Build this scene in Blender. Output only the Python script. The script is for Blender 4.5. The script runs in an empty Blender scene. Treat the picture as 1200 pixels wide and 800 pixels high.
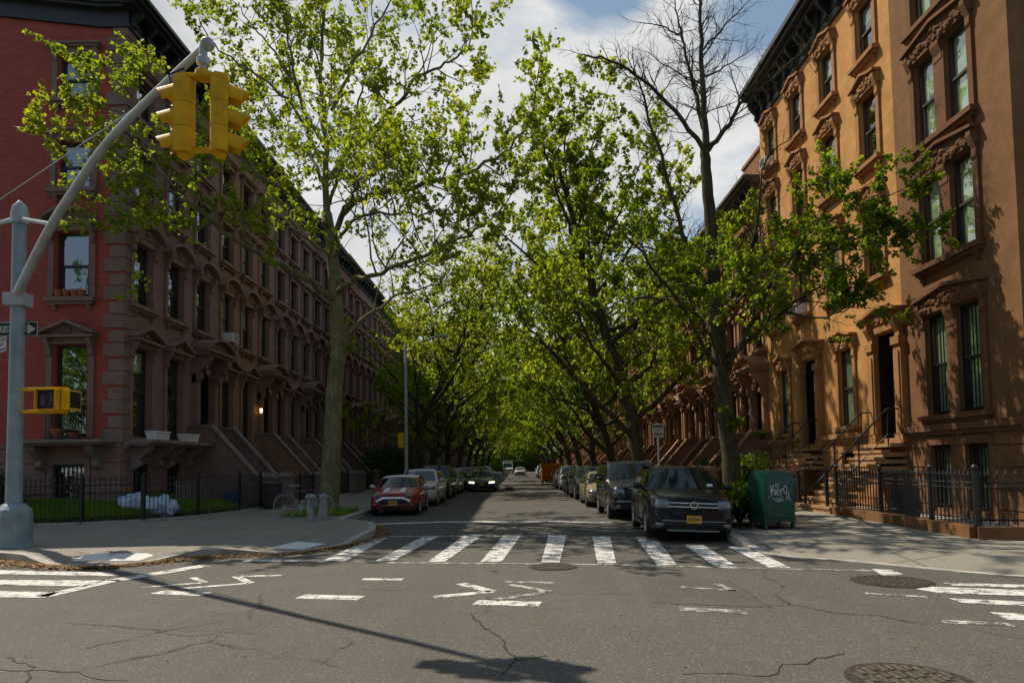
import bpy, bmesh, math, random
import numpy as np
from mathutils import Vector, Matrix, noise as mnoise
PI = math.pi
sin, cos = math.sin, math.cos
def R(d): return math.radians(d)

scene = bpy.context.scene
COL = scene.collection
random.seed(7)

# ------------------------------------------------------------------ camera
FPX = 800.0                    # focal length in pixels of a 1200 px wide frame
CAM_Z = 1.6
PITCH, ROLL = R(2.9), 0.0160
cf = Vector((0, cos(PITCH), sin(PITCH)))
cu0 = Vector((0, -sin(PITCH), cos(PITCH)))
cr0 = Vector((1, 0, 0))
cr = cr0 * cos(ROLL) - cu0 * sin(ROLL)
cu = cu0 * cos(ROLL) + cr0 * sin(ROLL)
CAM = Vector((0, 0, CAM_Z))
def _raw(v):
    return (600 + FPX * v.dot(cr) / v.dot(cf), 400 - FPX * v.dot(cu) / v.dot(cf))
_vx, _vy = _raw(Vector((0, 1, 0)))
OX, OY = 605 - _vx, 545 - _vy
def ray(px, py):
    a = (px - OX - 600) / FPX
    b = -(py - OY - 400) / FPX
    return cf + cr * a + cu * b
def G(px, py, z=0.0):          # photo pixel -> point on the horizontal plane z
    d = ray(px, py); t = (z - CAM_Z) / d.z
    return CAM + d * t
def PY(px, py, y):             # photo pixel -> point on the plane Y = y
    d = ray(px, py); return CAM + d * (y / d.y)
def PX(px, py, x):             # photo pixel -> point on the plane X = x
    d = ray(px, py); return CAM + d * (x / d.x)

cam_data = bpy.data.cameras.new('camera')
cam = bpy.data.objects.new('camera', cam_data); COL.objects.link(cam)
cam_data.sensor_width = 36; cam_data.lens = 36 * FPX / 1200
cam_data.shift_x = -OX / 1200; cam_data.shift_y = OY / 1200
cam_data.clip_start = 0.1; cam_data.clip_end = 3000
m = Matrix((( cr.x, cu.x, -cf.x, CAM.x), (cr.y, cu.y, -cf.y, CAM.y), (cr.z, cu.z, -cf.z, CAM.z), (0, 0, 0, 1)))
cam.matrix_world = m
scene.camera = cam

# ------------------------------------------------------------------ materials
def new_mat(name):
    m = bpy.data.materials.new(name); m.use_nodes = True
    nt = m.node_tree; b = nt.nodes['Principled BSDF']
    return m, nt, b
def nd(nt, t, **kw):
    n = nt.nodes.new(t)
    for k, v in kw.items():
        if hasattr(n, k): setattr(n, k, v)
        else: n.inputs[k].default_value = v
    return n
def L(nt, a, b): nt.links.new(a, b)
def rgba(c): return (c[0], c[1], c[2], 1)
def mixc(nt, fac, a, b, blend='MIX'):
    n = nt.nodes.new('ShaderNodeMix'); n.data_type = 'RGBA'; n.blend_type = blend
    for sock, v in ((n.inputs[0], fac), (n.inputs[6], a), (n.inputs[7], b)):
        if hasattr(v, 'is_output'): L(nt, v, sock)
        elif isinstance(v, (int, float)): sock.default_value = v
        else: sock.default_value = rgba(v)
    return n.outputs[2]
def ramp(nt, fac, stops):
    r = nt.nodes.new('ShaderNodeValToRGB')
    e = r.color_ramp.elements
    while len(e) < len(stops): e.new(0.5)
    for el, (p, c) in zip(e, stops):
        el.position = p; el.color = rgba(c) if not isinstance(c, (int, float)) else (c, c, c, 1)
    L(nt, fac, r.inputs[0])
    return r.outputs[0]
def noise(nt, vec, scale, detail=4, rough=0.55, dist=0.0):
    n = nd(nt, 'ShaderNodeTexNoise'); n.inputs['Scale'].default_value = scale
    n.inputs['Detail'].default_value = detail; n.inputs['Roughness'].default_value = rough
    n.inputs['Distortion'].default_value = dist
    if vec is not None: L(nt, vec, n.inputs['Vector'])
    return n.outputs['Fac']
def objvec(nt, scale=None):
    t = nd(nt, 'ShaderNodeTexCoord').outputs['Object']
    if scale:
        mp = nd(nt, 'ShaderNodeMapping'); mp.inputs['Scale'].default_value = scale
        L(nt, t, mp.inputs['Vector']); return mp.outputs[0]
    return t
def geovec(nt):
    return nd(nt, 'ShaderNodeNewGeometry').outputs['Position']
def bump(nt, b, h, strength=0.3, dist=0.02):
    n = nd(nt, 'ShaderNodeBump'); n.inputs['Strength'].default_value = strength
    n.inputs['Distance'].default_value = dist
    L(nt, h, n.inputs['Height']); L(nt, n.outputs[0], b.inputs['Normal'])

def plain(name, c, rough=0.5, metal=0.0, var=0.25, scale=6.0, coat=0.0, spec=0.5, bmp=0.0):
    m, nt, b = new_mat(name)
    v = geovec(nt)
    n = noise(nt, v, scale, 5)
    lo = [x * (1 - var) for x in c]; hi = [min(1, x * (1 + var)) for x in c]
    L(nt, ramp(nt, n, [(0.3, lo), (0.7, hi)]), b.inputs['Base Color'])
    r2 = ramp(nt, n, [(0.3, max(0.02, rough - 0.08)), (0.7, min(1, rough + 0.1))])
    L(nt, r2, b.inputs['Roughness'])
    b.inputs['Metallic'].default_value = metal
    b.inputs['Specular IOR Level'].default_value = spec
    b.inputs['Coat Weight'].default_value = coat
    if bmp: bump(nt, b, noise(nt, v, scale * 8, 4), bmp, 0.01)
    return m
def stone(name, c, dark=0.55, stain=0.5, warm=None):
    m, nt, b = new_mat(name)
    v = geovec(nt)
    big = noise(nt, v, 0.45, 6, 0.6, 0.6)
    fine = noise(nt, v, 9.0, 6, 0.65); midn = noise(nt, v, 2.2, 7, 0.7, 0.4)
    mp = nd(nt, 'ShaderNodeMapping'); mp.inputs['Scale'].default_value = (2.6, 2.6, 0.22); L(nt, v, mp.inputs['Vector'])
    streak = noise(nt, mp.outputs[0], 1.0, 6, 0.6)
    c2 = warm or [min(1, x * 1.25) for x in c]
    base = ramp(nt, big, [(0.3, [x * 0.68 for x in c]), (0.5, c), (0.68, c2)])
    pt = nd(nt, 'ShaderNodeTexVoronoi'); pt.inputs['Scale'].default_value = 0.8; L(nt, v, pt.inputs['Vector'])
    ps_ = nd(nt, 'ShaderNodeSeparateColor'); L(nt, pt.outputs['Color'], ps_.inputs[0])
    base = mixc(nt, ramp(nt, ps_.outputs[0], [(0.78, 0.0), (0.8, 0.35)]), base, [min(1, x * 1.3 + 0.01) for x in c])
    base = mixc(nt, ramp(nt, streak, [(0.46, 0.0), (0.72, stain)]), base, [x * dark for x in c])
    base = mixc(nt, 0.4, base, ramp(nt, midn, [(0.34, [x * 0.55 for x in c]), (0.5, c), (0.66, [min(1, x * 1.35) for x in c2])]))
    base = mixc(nt, 0.3, base, ramp(nt, fine, [(0.3, [x * 0.7 for x in c]), (0.7, [min(1, x * 1.25) for x in c])]))
    L(nt, base, b.inputs['Base Color'])
    b.inputs['Roughness'].default_value = 0.9
    b.inputs['Specular IOR Level'].default_value = 0.2
    bump(nt, b, fine, 0.35, 0.015)
    return m

def mat_brick():
    m, nt, b = new_mat('painted_red_brick')
    v = geovec(nt)
    s = nd(nt, 'ShaderNodeSeparateXYZ'); L(nt, v, s.inputs[0])
    c = nd(nt, 'ShaderNodeCombineXYZ'); L(nt, s.outputs[0], c.inputs[0]); L(nt, s.outputs[2], c.inputs[1])
    br = nd(nt, 'ShaderNodeTexBrick'); L(nt, c.outputs[0], br.inputs['Vector'])
    br.inputs['Scale'].default_value = 1.0; br.inputs['Brick Width'].default_value = 0.22
    br.inputs['Row Height'].default_value = 0.075; br.inputs['Mortar Size'].default_value = 0.009
    br.inputs['Mortar Smooth'].default_value = 0.3; br.inputs['Bias'].default_value = 0.0
    br.inputs['Color1'].default_value = (0.40, 0.064, 0.036, 1); br.inputs['Color2'].default_value = (0.28, 0.046, 0.028, 1)
    br.inputs['Mortar'].default_value = (0.22, 0.04, 0.024, 1)
    n = noise(nt, v, 0.7, 6, 0.65)
    n2 = noise(nt, v, 5, 4)
    col = mixc(nt, ramp(nt, n, [(0.45, 0.0), (0.75, 0.5)]), br.outputs['Color'], (0.18, 0.035, 0.025))
    col = mixc(nt, ramp(nt, n2, [(0.6, 0.0), (0.8, 0.3)]), col, (0.42, 0.11, 0.08))
    L(nt, col, b.inputs['Base Color']); b.inputs['Roughness'].default_value = 0.75
    inv = nd(nt, 'ShaderNodeMath', operation='SUBTRACT'); inv.inputs[0].default_value = 1; L(nt, br.outputs['Fac'], inv.inputs[1])
    bump(nt, b, inv.outputs[0], 0.5, 0.01)
    return m

def mat_asphalt(name='worn_asphalt', tint=None):
    m, nt, b = new_mat(name)
    v = geovec(nt)
    big = noise(nt, v, 0.16, 5, 0.6, 0.3)
    mid = noise(nt, v, 1.6, 5, 0.6)
    fine = noise(nt, v, 46, 3, 0.7)
    vo = nd(nt, 'ShaderNodeTexVoronoi'); vo.inputs['Scale'].default_value = 60; L(nt, v, vo.inputs['Vector'])
    col = ramp(nt, big, [(0.3, (0.074, 0.069, 0.062)), (0.5, (0.100, 0.093, 0.082)), (0.72, (0.145, 0.134, 0.112))])
    col = mixc(nt, 0.55, col, ramp(nt, mid, [(0.3, (0.074, 0.068, 0.061)), (0.7, (0.125, 0.115, 0.100))]))
    col = mixc(nt, 0.5, col, ramp(nt, fine, [(0.3, (0.040, 0.037, 0.032)), (0.55, (0.105, 0.096, 0.084)), (0.78, (0.235, 0.220, 0.190))]))
    sp = nd(nt, 'ShaderNodeSeparateColor'); L(nt, vo.outputs['Color'], sp.inputs[0])
    col = mixc(nt, ramp(nt, sp.outputs[0], [(0.90, 0.0), (0.93, 0.4)]), col, (0.26, 0.24, 0.21))
    # oil and tyre darkening down the lanes
    mp = nd(nt, 'ShaderNodeMapping'); mp.inputs['Scale'].default_value = (0.9, 0.08, 1); L(nt, v, mp.inputs['Vector'])
    lane = noise(nt, mp.outputs[0], 1.0, 4)
    col = mixc(nt, ramp(nt, lane, [(0.5, 0.0), (0.75, 0.4)]), col, (0.062, 0.058, 0.052))
    # cracks
    dn = nd(nt, 'ShaderNodeTexNoise'); dn.inputs['Scale'].default_value = 1.3; dn.inputs['Detail'].default_value = 6; L(nt, v, dn.inputs['Vector'])
    ad = nd(nt, 'ShaderNodeMix', data_type='VECTOR'); ad.inputs[0].default_value = 0.35; L(nt, v, ad.inputs[4]); L(nt, dn.outputs['Color'], ad.inputs[5])
    cv = nd(nt, 'ShaderNodeTexVoronoi', feature='DISTANCE_TO_EDGE'); cv.inputs['Scale'].default_value = 0.34; L(nt, ad.outputs[1], cv.inputs['Vector'])
    line = ramp(nt, cv.outputs['Distance'], [(0.0, 1.0), (0.0075, 0.0)])
    mask = ramp(nt, noise(nt, v, 0.45, 3), [(0.5, 0.0), (0.6, 0.85)])
    cm = nd(nt, 'ShaderNodeMath', operation='MULTIPLY'); L(nt, line, cm.inputs[0]); L(nt, mask, cm.inputs[1])
    if tint: col = mixc(nt, 1.0, col, tint, 'MULTIPLY')
    col = mixc(nt, cm.outputs[0], col, (0.02, 0.018, 0.016))
    L(nt, col, b.inputs['Base Color']); b.inputs['Roughness'].default_value = 0.85
    b.inputs['Specular IOR Level'].default_value = 0.3
    bump(nt, b, fine, 0.6, 0.012)
    return m
def mat_sidewalk():
    m, nt, b = new_mat('concrete_paving')
    v = geovec(nt)
    br = nd(nt, 'ShaderNodeTexBrick'); L(nt, v, br.inputs['Vector']); br.offset = 0.0
    br.inputs['Scale'].default_value = 1.0; br.inputs['Brick Width'].default_value = 1.5; br.inputs['Row Height'].default_value = 1.5
    br.inputs['Mortar Size'].default_value = 0.02; br.inputs['Color1'].default_value = (0.30, 0.262, 0.205, 1)
    br.inputs['Color2'].default_value = (0.25, 0.222, 0.18, 1); br.inputs['Mortar'].default_value = (0.055, 0.05, 0.043, 1)
    n = noise(nt, v, 0.8, 6, 0.65); f = noise(nt, v, 30, 4, 0.7)
    col = mixc(nt, ramp(nt, n, [(0.4, 0.0), (0.75, 0.6)]), br.outputs['Color'], (0.13, 0.118, 0.1))
    col = mixc(nt, 0.35, col, ramp(nt, f, [(0.3, (0.1, 0.095, 0.085)), (0.7, (0.29, 0.27, 0.235))]))
    gum = nd(nt, 'ShaderNodeTexVoronoi'); gum.inputs['Scale'].default_value = 2.2; L(nt, v, gum.inputs['Vector'])
    col = mixc(nt, ramp(nt, gum.outputs['Distance'], [(0.06, 0.7), (0.075, 0.0)]), col, (0.07, 0.066, 0.06))
    L(nt, col, b.inputs['Base Color']); b.inputs['Roughness'].default_value = 0.88
    bump(nt, b, f, 0.3, 0.008)
    return m
def mat_paint(name, amount=0.5, c=(0.72, 0.71, 0.68)):
    m, nt, b = new_mat(name)
    v = geovec(nt)
    n = noise(nt, v, 5.5, 8, 0.75); f = noise(nt, v, 40, 4, 0.7)
    mm = nd(nt, 'ShaderNodeMath', operation='MULTIPLY_ADD'); L(nt, f, mm.inputs[0]); mm.inputs[1].default_value = 0.35; L(nt, n, mm.inputs[2])
    fac = ramp(nt, mm.outputs[0], [(amount, 1.0), (amount + 0.1, 0.0)])
    col = mixc(nt, fac, (0.10, 0.092, 0.08), c)
    L(nt, col, b.inputs['Base Color']); b.inputs['Roughness'].default_value = 0.75
    return m
def mat_leaf(name, c, c2, trans=0.5):
    m = bpy.data.materials.new(name); m.use_nodes = True
    nt = m.node_tree; nt.nodes.clear()
    out = nd(nt, 'ShaderNodeOutputMaterial')
    geo = nd(nt, 'ShaderNodeNewGeometry')
    col = ramp(nt, geo.outputs['Random Per Island'], [(0.0, c), (0.6, [(a + b) / 2 for a, b in zip(c, c2)]), (1.0, c2)])
    pn_ = noise(nt, nd(nt, 'ShaderNodeNewGeometry').outputs['Position'], 0.55, 3)
    col = mixc(nt, 1.0, col, ramp(nt, pn_, [(0.35, (0.74, 0.86, 0.8)), (0.5, (0.98, 1.0, 1)), (0.66, (1.17, 1.12, 1.0))]), 'MULTIPLY')
    d = nd(nt, 'ShaderNodeBsdfPrincipled'); L(nt, col, d.inputs['Base Color']); d.inputs['Roughness'].default_value = 0.55
    d.inputs['Specular IOR Level'].default_value = 0.25
    t = nd(nt, 'ShaderNodeBsdfTranslucent')
    tc = mixc(nt, 1.0, col, (2.55, 2.1, 0.72), 'MULTIPLY')
    L(nt, tc, t.inputs[0])
    mx = nd(nt, 'ShaderNodeMixShader'); mx.inputs[0].default_value = min(0.7, trans + 0.08)
    L(nt, d.outputs[0], mx.inputs[1]); L(nt, t.outputs[0], mx.inputs[2]); L(nt, mx.outputs[0], out.inputs[0])
    return m
def mat_bark(name, a, b_, c):
    m, nt, b = new_mat(name)
    v = geovec(nt)
    mp = nd(nt, 'ShaderNodeMapping'); mp.inputs['Scale'].default_value = (1, 1, 0.5); L(nt, v, mp.inputs['Vector'])
    n = noise(nt, mp.outputs[0], 5, 5, 0.6, 0.8); f = noise(nt, mp.outputs[0], 22, 5, 0.7)
    col = ramp(nt, n, [(0.35, a), (0.5, b_), (0.66, c)])
    col = mixc(nt, ramp(nt, f, [(0.4, 0.0), (0.7, 0.6)]), col, [x * 0.5 for x in a])
    L(nt, col, b.inputs['Base Color']); b.inputs['Roughness'].default_value = 0.9
    b.inputs['Specular IOR Level'].default_value = 0.15
    bump(nt, b, f, 0.6, 0.03)
    return m
def mat_pane():
    m = bpy.data.materials.new('window_glass'); m.use_nodes = True
    nt = m.node_tree; nt.nodes.clear()
    out = nd(nt, 'ShaderNodeOutputMaterial')
    g = nd(nt, 'ShaderNodeBsdfGlossy'); g.inputs['Roughness'].default_value = 0.015; g.inputs[0].default_value = (0.9, 0.95, 1, 1)
    v = geovec(nt)
    bp = nd(nt, 'ShaderNodeBump'); bp.inputs['Strength'].default_value = 0.06; bp.inputs['Distance'].default_value = 0.05
    L(nt, noise(nt, v, 1.6, 2), bp.inputs['Height']); L(nt, bp.outputs[0], g.inputs['Normal'])
    t = nd(nt, 'ShaderNodeBsdfTransparent'); t.inputs[0].default_value = (0.72, 0.84, 0.76, 1)
    lw = nd(nt, 'ShaderNodeLayerWeight'); lw.inputs[0].default_value = 0.5
    fr = ramp(nt, lw.outputs['Facing'], [(0.0, 0.26), (0.55, 0.33), (0.85, 0.62), (1.0, 1.0)])
    mx = nd(nt, 'ShaderNodeMixShader'); L(nt, fr, mx.inputs[0]); L(nt, t.outputs[0], mx.inputs[1]); L(nt, g.outputs[0], mx.inputs[2])
    L(nt, mx.outputs[0], out.inputs[0])
    return m
def mat_emit(name, c, s, base=(0.8, 0.8, 0.8)):
    m, nt, b = new_mat(name)
    b.inputs['Base Color'].default_value = rgba(base)
    b.inputs['Emission Color'].default_value = rgba(c); b.inputs['Emission Strength'].default_value = s
    return m
def mat_carpaint(name, c, dust=0.25):
    m, nt, b = new_mat(name)
    v = geovec(nt)
    n = noise(nt, v, 3.0, 6, 0.7)
    s = nd(nt, 'ShaderNodeSeparateXYZ'); L(nt, v, s.inputs[0])
    low = ramp(nt, s.outputs[2], [(0.15, 0.45), (0.5, 0.0)])
    add = nd(nt, 'ShaderNodeMath', operation='MULTIPLY'); L(nt, low, add.inputs[0]); L(nt, n, add.inputs[1])
    col = mixc(nt, add.outputs[0], c, (0.12, 0.105, 0.085))
    L(nt, col, b.inputs['Base Color'])
    L(nt, ramp(nt, n, [(0.35, 0.22), (0.75, 0.38)]), b.inputs['Roughness'])
    b.inputs['Coat Weight'].default_value = 0.28; b.inputs['Coat Roughness'].default_value = 0.05
    b.inputs['Specular IOR Level'].default_value = 0.2
    return m

M = {}
M['asphalt'] = mat_asphalt(); M['asphalt_patch'] = mat_asphalt('patched_asphalt', (0.90, 0.89, 0.89)); M['asphalt_new'] = mat_asphalt('street_asphalt', (0.84, 0.84, 0.86)); M['sidewalk'] = mat_sidewalk()
M['kerb'] = plain('granite_kerb', (0.36, 0.34, 0.295), 0.85, var=0.3, scale=4, bmp=0.3)
M['paint'] = mat_paint('worn_road_paint', 0.66, (0.64, 0.63, 0.60)); M['paint_thin'] = mat_paint('faded_road_paint', 0.60, (0.5, 0.49, 0.45))
M['pad'] = mat_paint('white_ramp_paint', 0.80, (0.66, 0.65, 0.62))
M['soil'] = plain('soil', (0.06, 0.045, 0.03), 0.95, var=0.5, scale=10, bmp=0.5)
M['ground'] = plain('earth', (0.08, 0.075, 0.06), 0.95, var=0.4, scale=0.5)
M['iron'] = plain('black_iron', (0.012, 0.012, 0.013), 0.45, var=0.3, scale=12)
M['brick'] = mat_brick()
M['purple_stone'] = stone('purple_brown_sandstone', (0.225, 0.140, 0.122))
M['quoin'] = stone('grey_brown_sandstone', (0.205, 0.140, 0.115))
M['tan_stone'] = stone('tan_brown_sandstone', (0.25, 0.148, 0.098))
M['dark_stone'] = stone('dark_brown_sandstone', (0.165, 0.102, 0.082))
M['red_stone'] = stone('red_brown_sandstone', (0.205, 0.108, 0.084))
M['yellow_stone'] = stone('ochre_sandstone', (0.45, 0.228, 0.074), warm=(0.52, 0.30, 0.12), stain=0.45, dark=0.6)
M['yellow_trim'] = stone('ochre_trim_sandstone', (0.33, 0.165, 0.068), stain=0.5)
M['brown_stone'] = stone('chocolate_sandstone', (0.180, 0.092, 0.041), stain=0.3, dark=0.75)
M['brown_trim'] = stone('chocolate_trim_sandstone', (0.145, 0.070, 0.036), stain=0.3)
M['rust_stone'] = stone('rust_sandstone', (0.24, 0.115, 0.06))
M['rust_trim'] = stone('pale_rust_trim', (0.31, 0.17, 0.095))
M['step_stone'] = stone('ochre_step_stone', (0.36, 0.215, 0.11))
M['coping'] = stone('pale_coping_stone', (0.20, 0.165, 0.145), stain=0.3)
M['cornice'] = plain('black_green_cornice_paint', (0.016, 0.019, 0.021), 0.5, var=0.35, scale=3)
M['brown_cornice'] = plain('brown_cornice_paint', (0.05, 0.035, 0.028), 0.55, var=0.35, scale=3)
M['roof'] = plain('tar_roof', (0.05, 0.05, 0.05), 0.9)
M['frame_dark'] = plain('dark_window_frame', (0.022, 0.020, 0.019), 0.45, var=0.2)
M['frame_brown'] = plain('brown_window_frame', (0.035, 0.026, 0.020), 0.5, var=0.2)
M['door'] = plain('dark_timber_door', (0.020, 0.013, 0.010), 0.4, var=0.3)
M['pane'] = mat_pane()
M['curtain'] = plain('pale_curtain', (0.58, 0.60, 0.47), 0.9, var=0.25, scale=5)
M['curtain_green'] = plain('grey_green_blind', (0.36, 0.40, 0.31), 0.9, var=0.2, scale=3)
M['white'] = plain('white_enamel', (0.68, 0.68, 0.66), 0.5, var=0.12)
M['terracotta'] = plain('terracotta', (0.30, 0.095, 0.045), 0.8, var=0.3)
M['galv'] = plain('galvanised_steel', (0.36, 0.40, 0.42), 0.5, 0.35, var=0.15, scale=3, bmp=0.05)
M['galv_paint'] = plain('pale_blue_grey_pole_paint', (0.21, 0.28, 0.315), 0.5, 0.1, var=0.22, scale=4, bmp=0.05)
M['yellow'] = plain('traffic_yellow', (0.66, 0.375, 0.006), 0.55, var=0.22, scale=5, spec=0.25)
M['black'] = plain('flat_black', (0.010, 0.010, 0.011), 0.6)
M['sign_black'] = plain('sign_black', (0.016, 0.020, 0.022), 0.45)
M['sign_white'] = plain('sign_white', (0.62, 0.62, 0.60), 0.5, var=0.1)
M['dim_glyph'] = plain('dim_signal_glyph', (0.075, 0.070, 0.068), 0.6, var=0.3, scale=30)
M['lens'] = plain('dark_lens', (0.03, 0.008, 0.006), 0.15)
M['tyre'] = plain('tyre_rubber', (0.014, 0.014, 0.014), 0.8)
M['rim'] = plain('alloy_rim', (0.42, 0.42, 0.42), 0.3, 0.8, var=0.15)
M['rim_dark'] = plain('steel_rim', (0.09, 0.09, 0.09), 0.4, 0.6)
M['chrome'] = plain('chrome', (0.68, 0.69, 0.7), 0.15, 0.95, var=0.08)
M['carglass'] = plain('car_glass', (0.012, 0.016, 0.018), 0.03, var=0.1, coat=0.0, spec=0.55)
M['headlamp'] = plain('headlamp_glass', (0.17, 0.175, 0.18), 0.12, 0.6, var=0.3, scale=18, coat=1.0)
M['headlamp_on'] = mat_emit('lit_headlamp', (1.0, 0.93, 0.66), 1.6)
M['amber'] = plain('amber_lens', (0.45, 0.13, 0.02), 0.2)
M['plate_yellow'] = plain('yellow_plate', (0.62, 0.31, 0.02), 0.45, var=0.1)
M['plate_ink'] = plain('plate_ink', (0.03, 0.035, 0.08), 0.6)
M['mail_green'] = plain('mailbox_green', (0.006, 0.062, 0.038), 0.38, var=0.35, scale=5)
M['graffiti'] = plain('white_spray', (0.50, 0.55, 0.52), 0.7, var=0.3, scale=20)
M['bag'] = plain('pale_blue_plastic', (0.42, 0.52, 0.66), 0.35, var=0.25, scale=9)
M['bluebin'] = plain('blue_plastic', (0.02, 0.07, 0.2), 0.4)
M['greybin'] = plain('charcoal_plastic', (0.03, 0.032, 0.036), 0.45)
M['orange'] = plain('orange_enamel', (0.62, 0.17, 0.012), 0.5, var=0.2)
M['redbag'] = plain('red_brown_paper', (0.22, 0.055, 0.035), 0.8, var=0.3)
M['manhole'] = plain('cast_iron', (0.060, 0.050, 0.042), 0.6, 0.4, var=0.4, scale=20)
M['manhole_ridge'] = plain('polished_cast_iron', (0.17, 0.15, 0.12), 0.45, 0.5, var=0.3, scale=20)
M['lamp_warm'] = mat_emit('lit_lantern', (1.0, 0.62, 0.25), 4.0)
M['seat'] = plain('bike_seat', (0.12, 0.13, 0.15), 0.5)
M['bikeframe'] = plain('plum_bike_paint', (0.11, 0.06, 0.10), 0.35)
M['hydrant'] = plain('pale_bollard_paint', (0.25, 0.25, 0.235), 0.65, var=0.35, scale=8)
M['grass'] = mat_leaf('grass_blade', (0.085, 0.19, 0.015), (0.17, 0.28, 0.04), 0.4)
M['litter'] = mat_leaf('dry_leaf', (0.16, 0.085, 0.03), (0.30, 0.19, 0.07), 0.2)
M['leaf_plane'] = mat_leaf('plane_leaf', (0.098, 0.155, 0.014), (0.185, 0.240, 0.030), 0.6)
M['leaf_deep'] = mat_leaf('deep_green_leaf', (0.075, 0.150, 0.012), (0.165, 0.245, 0.026), 0.62)
M['leaf_bright'] = mat_leaf('bright_green_leaf', (0.070, 0.128, 0.010), (0.155, 0.220, 0.020), 0.58)
M['leaf_shrub'] = mat_leaf('shrub_leaf', (0.035, 0.080, 0.010), (0.12, 0.17, 0.03), 0.4)
M['leaf_dark'] = mat_leaf('ivy_leaf', (0.018, 0.045, 0.008), (0.045, 0.085, 0.014), 0.35)
M['bark_plane'] = mat_bark('plane_bark', (0.125, 0.115, 0.060), (0.19, 0.175, 0.092), (0.265, 0.25, 0.14))
M['bark_dark'] = mat_bark('dark_bark', (0.050, 0.043, 0.026), (0.076, 0.066, 0.037), (0.108, 0.098, 0.052))

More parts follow.
